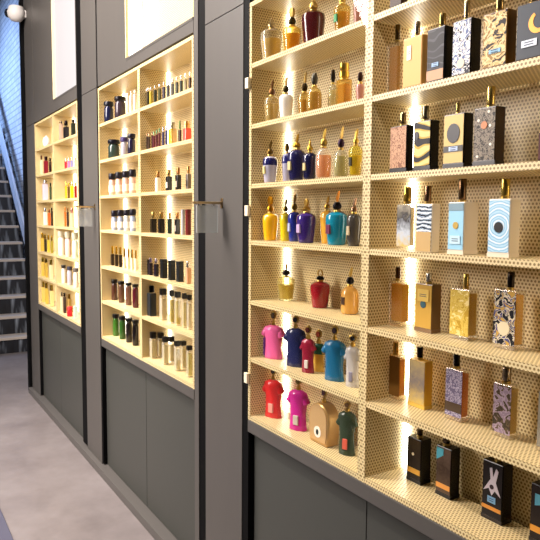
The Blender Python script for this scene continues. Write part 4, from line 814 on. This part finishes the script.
('jar', 'FR', 5, -4.9238, 0.036, 1.3527, 0.0456, 0.0456, 0.1429, 0.1922, {'c': '#e0c0b8', 'lid': '#c0b8a0'}, 'pale pink jar with glass lid, fifth shelf, far right bay'),
('jar', 'FR', 5, -4.7239, 0.036, 1.3527, 0.044, 0.044, 0.1348, 0.1897, {'c': '#c8dcc4', 'lid': '#b8b8a0'}, 'pale mint jar with glass lid, fifth shelf, far right bay'),
('jar', 'FR', 6, -5.1322, 0.051, 1.1322, 0.0356, 0.0356, 0.1196, 0.1435, {'c': '#d8d4d0', 'lid': '#2a2624'}, 'white pot with black lid, sixth shelf, far right bay'),
('jar', 'FR', 6, -4.9486, 0.051, 1.1322, 0.0422, 0.0422, 0.1175, 0.1446, {'c': '#a8a8b4', 'lid': '#3a3a48'}, 'silver pot with slate lid, sixth shelf, far right bay'),
('jar', 'FR', 6, -4.7718, 0.051, 1.1322, 0.0387, 0.0387, 0.1159, 0.1459, {'c': '#d8d2c8', 'lid': '#6a625a'}, 'cream pot with grey lid, sixth shelf, far right bay'),
('slim', 'FR', 7, -5.1425, 0.036, 0.9032, 0.027, 0.0216, 0.12, 0.1566, {'c': '#cfc8a8', 'lid': '#a8a08a'}, 'clear beige bottle, bottom shelf, far right bay'),
('slim', 'FR', 7, -5.0624, 0.036, 0.9032, 0.0247, 0.0198, 0.1266, 0.1584, {'c': '#3a2620', 'lid': '#1a1412'}, 'dark brown bottle with black cap, bottom shelf, far right bay'),
('jar', 'FR', 7, -4.8704, 0.0262, 0.9032, 0.0417, 0.0417, 0.0529, 0.076, {'c': '#d8202a', 'lid': '#e03a3a'}, 'bright red pot at the shelf edge, bottom shelf, far right bay'),
('slim', 'FR', 7, -5.1191, 0.088, 0.9032, 0.0312, 0.025, 0.101, 0.1413, {'c': '#c8a860', 'lid': '#8a6a2a'}, 'gold bottle set behind a red pot, bottom shelf, far right bay'),
('box', 'FR', 7, -4.7383, 0.036, 0.9032, 0.031, 0.0248, 0.0955, 0.0963, {'c': '#b8d0c4'}, 'pale green carton, bottom shelf, far right bay'),
('ball', 'FL', 1, -5.562, 0.036, 2.2304, 0.06, 0.06, 0.0886, 0.1007, {'c': '#e8e2e0'}, 'white round pot, top shelf, far left bay'),
('slim', 'FL', 2, -5.7635, 0.036, 2.0094, 0.0244, 0.0195, 0.1302, 0.1682, {'c': '#d8d0a8', 'lid': '#4a2c1c'}, 'cream slim bottle with brown cap, second shelf, far left bay'),
('slim', 'FL', 2, -5.5954, 0.036, 2.0094, 0.0379, 0.0304, 0.1101, 0.1472, {'c': '#7a1424', 'lid': '#2a1a1c'}, 'dark red bottle, second shelf, far left bay'),
('slim', 'FL', 2, -5.4426, 0.036, 2.0094, 0.0213, 0.017, 0.0955, 0.1237, {'c': '#2a1618', 'lid': '#1c1214'}, 'black brown slim bottle, second shelf, far left bay'),
('slim', 'FL', 3, -5.6453, 0.036, 1.7907, 0.047, 0.0376, 0.1392, 0.1727, {'c': '#cfc4d4', 'lid': '#e0dce8'}, 'pale lavender bottle, third shelf, far left bay'),
('slim', 'FL', 3, -5.45, 0.036, 1.7907, 0.0189, 0.0151, 0.1072, 0.1397, {'c': '#3a4a34', 'lid': '#222a20'}, 'dark green slim bottle, third shelf, far left bay'),
('slim', 'FL', 4, -5.7297, 0.05, 1.5792, 0.0348, 0.0278, 0.1146, 0.1489, {'c': '#ece2da', 'lid': '#a8b0b8'}, 'white bottle with grey cap, fourth shelf, far left bay'),
('slim', 'FL', 4, -5.5769, 0.05, 1.5792, 0.0237, 0.0189, 0.1058, 0.1352, {'c': '#d8642a', 'lid': '#8a4a2a'}, 'orange bottle, fourth shelf, far left bay'),
('slim', 'FL', 4, -5.4827, 0.05, 1.5792, 0.0166, 0.0133, 0.1223, 0.1512, {'c': '#2a1c16', 'lid': '#15110f'}, 'black slim bottle beside the orange one, fourth shelf, far left bay'),
('slim', 'FL', 5, -5.8015, 0.036, 1.3527, 0.031, 0.0248, 0.1141, 0.158, {'c': '#c8a83a', 'lid': '#a88420'}, 'gold bottle nearest the left side, fifth shelf, far left bay'),
('slim', 'FL', 5, -5.6805, 0.036, 1.3527, 0.0225, 0.018, 0.1099, 0.1529, {'c': '#2c2412', 'lid': '#b8962a'}, 'black bottle with gold cap, fifth shelf, far left bay'),
('slim', 'FL', 5, -5.565, 0.036, 1.3527, 0.0237, 0.019, 0.1053, 0.1476, {'c': '#d0b840', 'lid': '#b0902a'}, 'yellow bottle beside the black one, fifth shelf, far left bay'),
('slim', 'FL', 5, -5.4429, 0.036, 1.3527, 0.0232, 0.0185, 0.1013, 0.1427, {'c': '#9a8a30', 'lid': '#b0902a'}, 'olive bottle, fifth shelf, far left bay'),
('slim', 'FL', 6, -5.8019, 0.036, 1.1322, 0.0302, 0.0242, 0.124, 0.1683, {'c': '#d0b04a', 'lid': '#7a6a20'}, 'mustard bottle with dark cap, sixth shelf, far left bay'),
('slim', 'FL', 6, -5.6635, 0.036, 1.1322, 0.026, 0.0208, 0.1248, 0.1638, {'c': '#c0a040', 'lid': '#5a4a1a'}, 'ochre bottle in the middle, sixth shelf, far left bay'),
('slim', 'FL', 6, -5.4943, 0.036, 1.1322, 0.0352, 0.0282, 0.1191, 0.1655, {'c': '#e0cfa0', 'lid': '#8a7a3a'}, 'pale straw bottle, sixth shelf, far left bay'),
('slim', 'FL', 7, -5.8, 0.036, 0.9032, 0.0341, 0.0273, 0.129, 0.1784, {'c': '#d8c060', 'lid': '#b89a3a'}, 'light gold bottle at the left, bottom shelf, far left bay'),
('slim', 'FL', 7, -5.6702, 0.036, 0.9032, 0.033, 0.0264, 0.1328, 0.1809, {'c': '#cdb04a', 'lid': '#a8882a'}, 'deep gold bottle in the middle, bottom shelf, far left bay'),
('slim', 'FL', 7, -5.4898, 0.036, 0.9032, 0.037, 0.0296, 0.1297, 0.1807, {'c': '#dcc884', 'lid': '#b89a4a'}, 'sandy gold bottle at the right, bottom shelf, far left bay'),
]
for e in BOTTLES:
    kind, u = e[0], e[1]
    g = '%s in the %s' % ({'jar': 'jars', 'box': 'cartons', 'ball': 'pots'}.get(kind, 'perfume bottles'), GROUPN[u])
    if kind == 'flat':
        _, _, row, X, Y, Z, w, t, h, ch, cr, cx, s_, lb = e
        flat_bottle(X, Y, Z+.0003, w, t, h, ch, cr, cx, s_, lb, g); continue
    _, _, row, X, Y, Z, w, t, h, H, s_, lb = e
    a = (X, Y, Z+.0003, w, t, h, H, s_, lb, g)
    if kind in ('urn', 'round'): urn(*a, kind)
    else: {'square': square, 'torso': torso, 'arch': arch, 'jar': jar, 'slim': slim, 'cube': cube, 'box': carton, 'ball': pot}[kind](*a)

# ------------------------------------------------------------------ light
def area(name, loc, target, size, power, rgb, sy=None, spread=None):
    l = bpy.data.lights.new(name, 'AREA'); l.energy = power; l.color = rgb; l.size = size
    if sy: l.shape = 'RECTANGLE'; l.size_y = sy
    if spread: l.spread = math.radians(spread)
    o = bpy.data.objects.new(name, l); COL.objects.link(o); o.location = loc
    o.rotation_euler = (Vector(target)-Vector(loc)).to_track_quat('-Z', 'Y').to_euler()
    return o
def spot(name, loc, target, power, rgb, ang=70, blend=.7, rad=.06):
    l = bpy.data.lights.new(name, 'SPOT'); l.energy = power; l.color = rgb; l.spot_size = math.radians(ang); l.spot_blend = blend; l.shadow_soft_size = rad
    o = bpy.data.objects.new(name, l); COL.objects.link(o); o.location = loc
    o.rotation_euler = (Vector(target)-Vector(loc)).to_track_quat('-Z', 'Y').to_euler()
    return o
WARM = (1.0, .90, .84)
area('overhead_fill', (-3.7, -1.9, LAMP_Z), (-3.7, 0, 2.4), 1.0, 720, WARM, 7.0)  # unseen broad fill, added to brighten the panelled wall
for x, tx, ty, e in ((-.9, -1.0, 0, 170), (-2.6, -2.7, 0, 150), (-4.2, -4.3, -.45, 480), (-5.7, -5.8, -.1, 150)):
    spot('ceiling_spot', (x, -1.3, LAMP_Z), (tx, ty, .2 if ty else 1.5), e, WARM, 62)
area('stair_daylight', (-11.0, -1.2, CEIL-.1), (-10.8, .7, 3.1), 2.4, 150, (.34, .54, 1.0), 1.4, 110)

w = bpy.data.worlds.new('world'); sc.world = w; w.use_nodes = True
next(n for n in w.node_tree.nodes if n.type == 'BACKGROUND').inputs[0].default_value = (.02, .02, .022, 1)

# ------------------------------------------------------------------ camera
cd = bpy.data.cameras.new('camera'); co = bpy.data.objects.new('camera', cd); COL.objects.link(co)
cd.sensor_fit = 'HORIZONTAL'; cd.sensor_width = 36; cd.lens = CAM['f']/540*36; cd.clip_start = .02
R_, U_, F_ = (Vector(CAM[k]).normalized() for k in ('right', 'up', 'fwd'))
M = Matrix((R_, U_, -F_)).transposed().to_4x4(); M.translation = Vector(CAM['loc']); co.matrix_world = M
sc.camera = co
sc.view_settings.view_transform = 'Standard'; sc.view_settings.look = 'None'; sc.view_settings.exposure = 0.0; sc.view_settings.gamma = 1
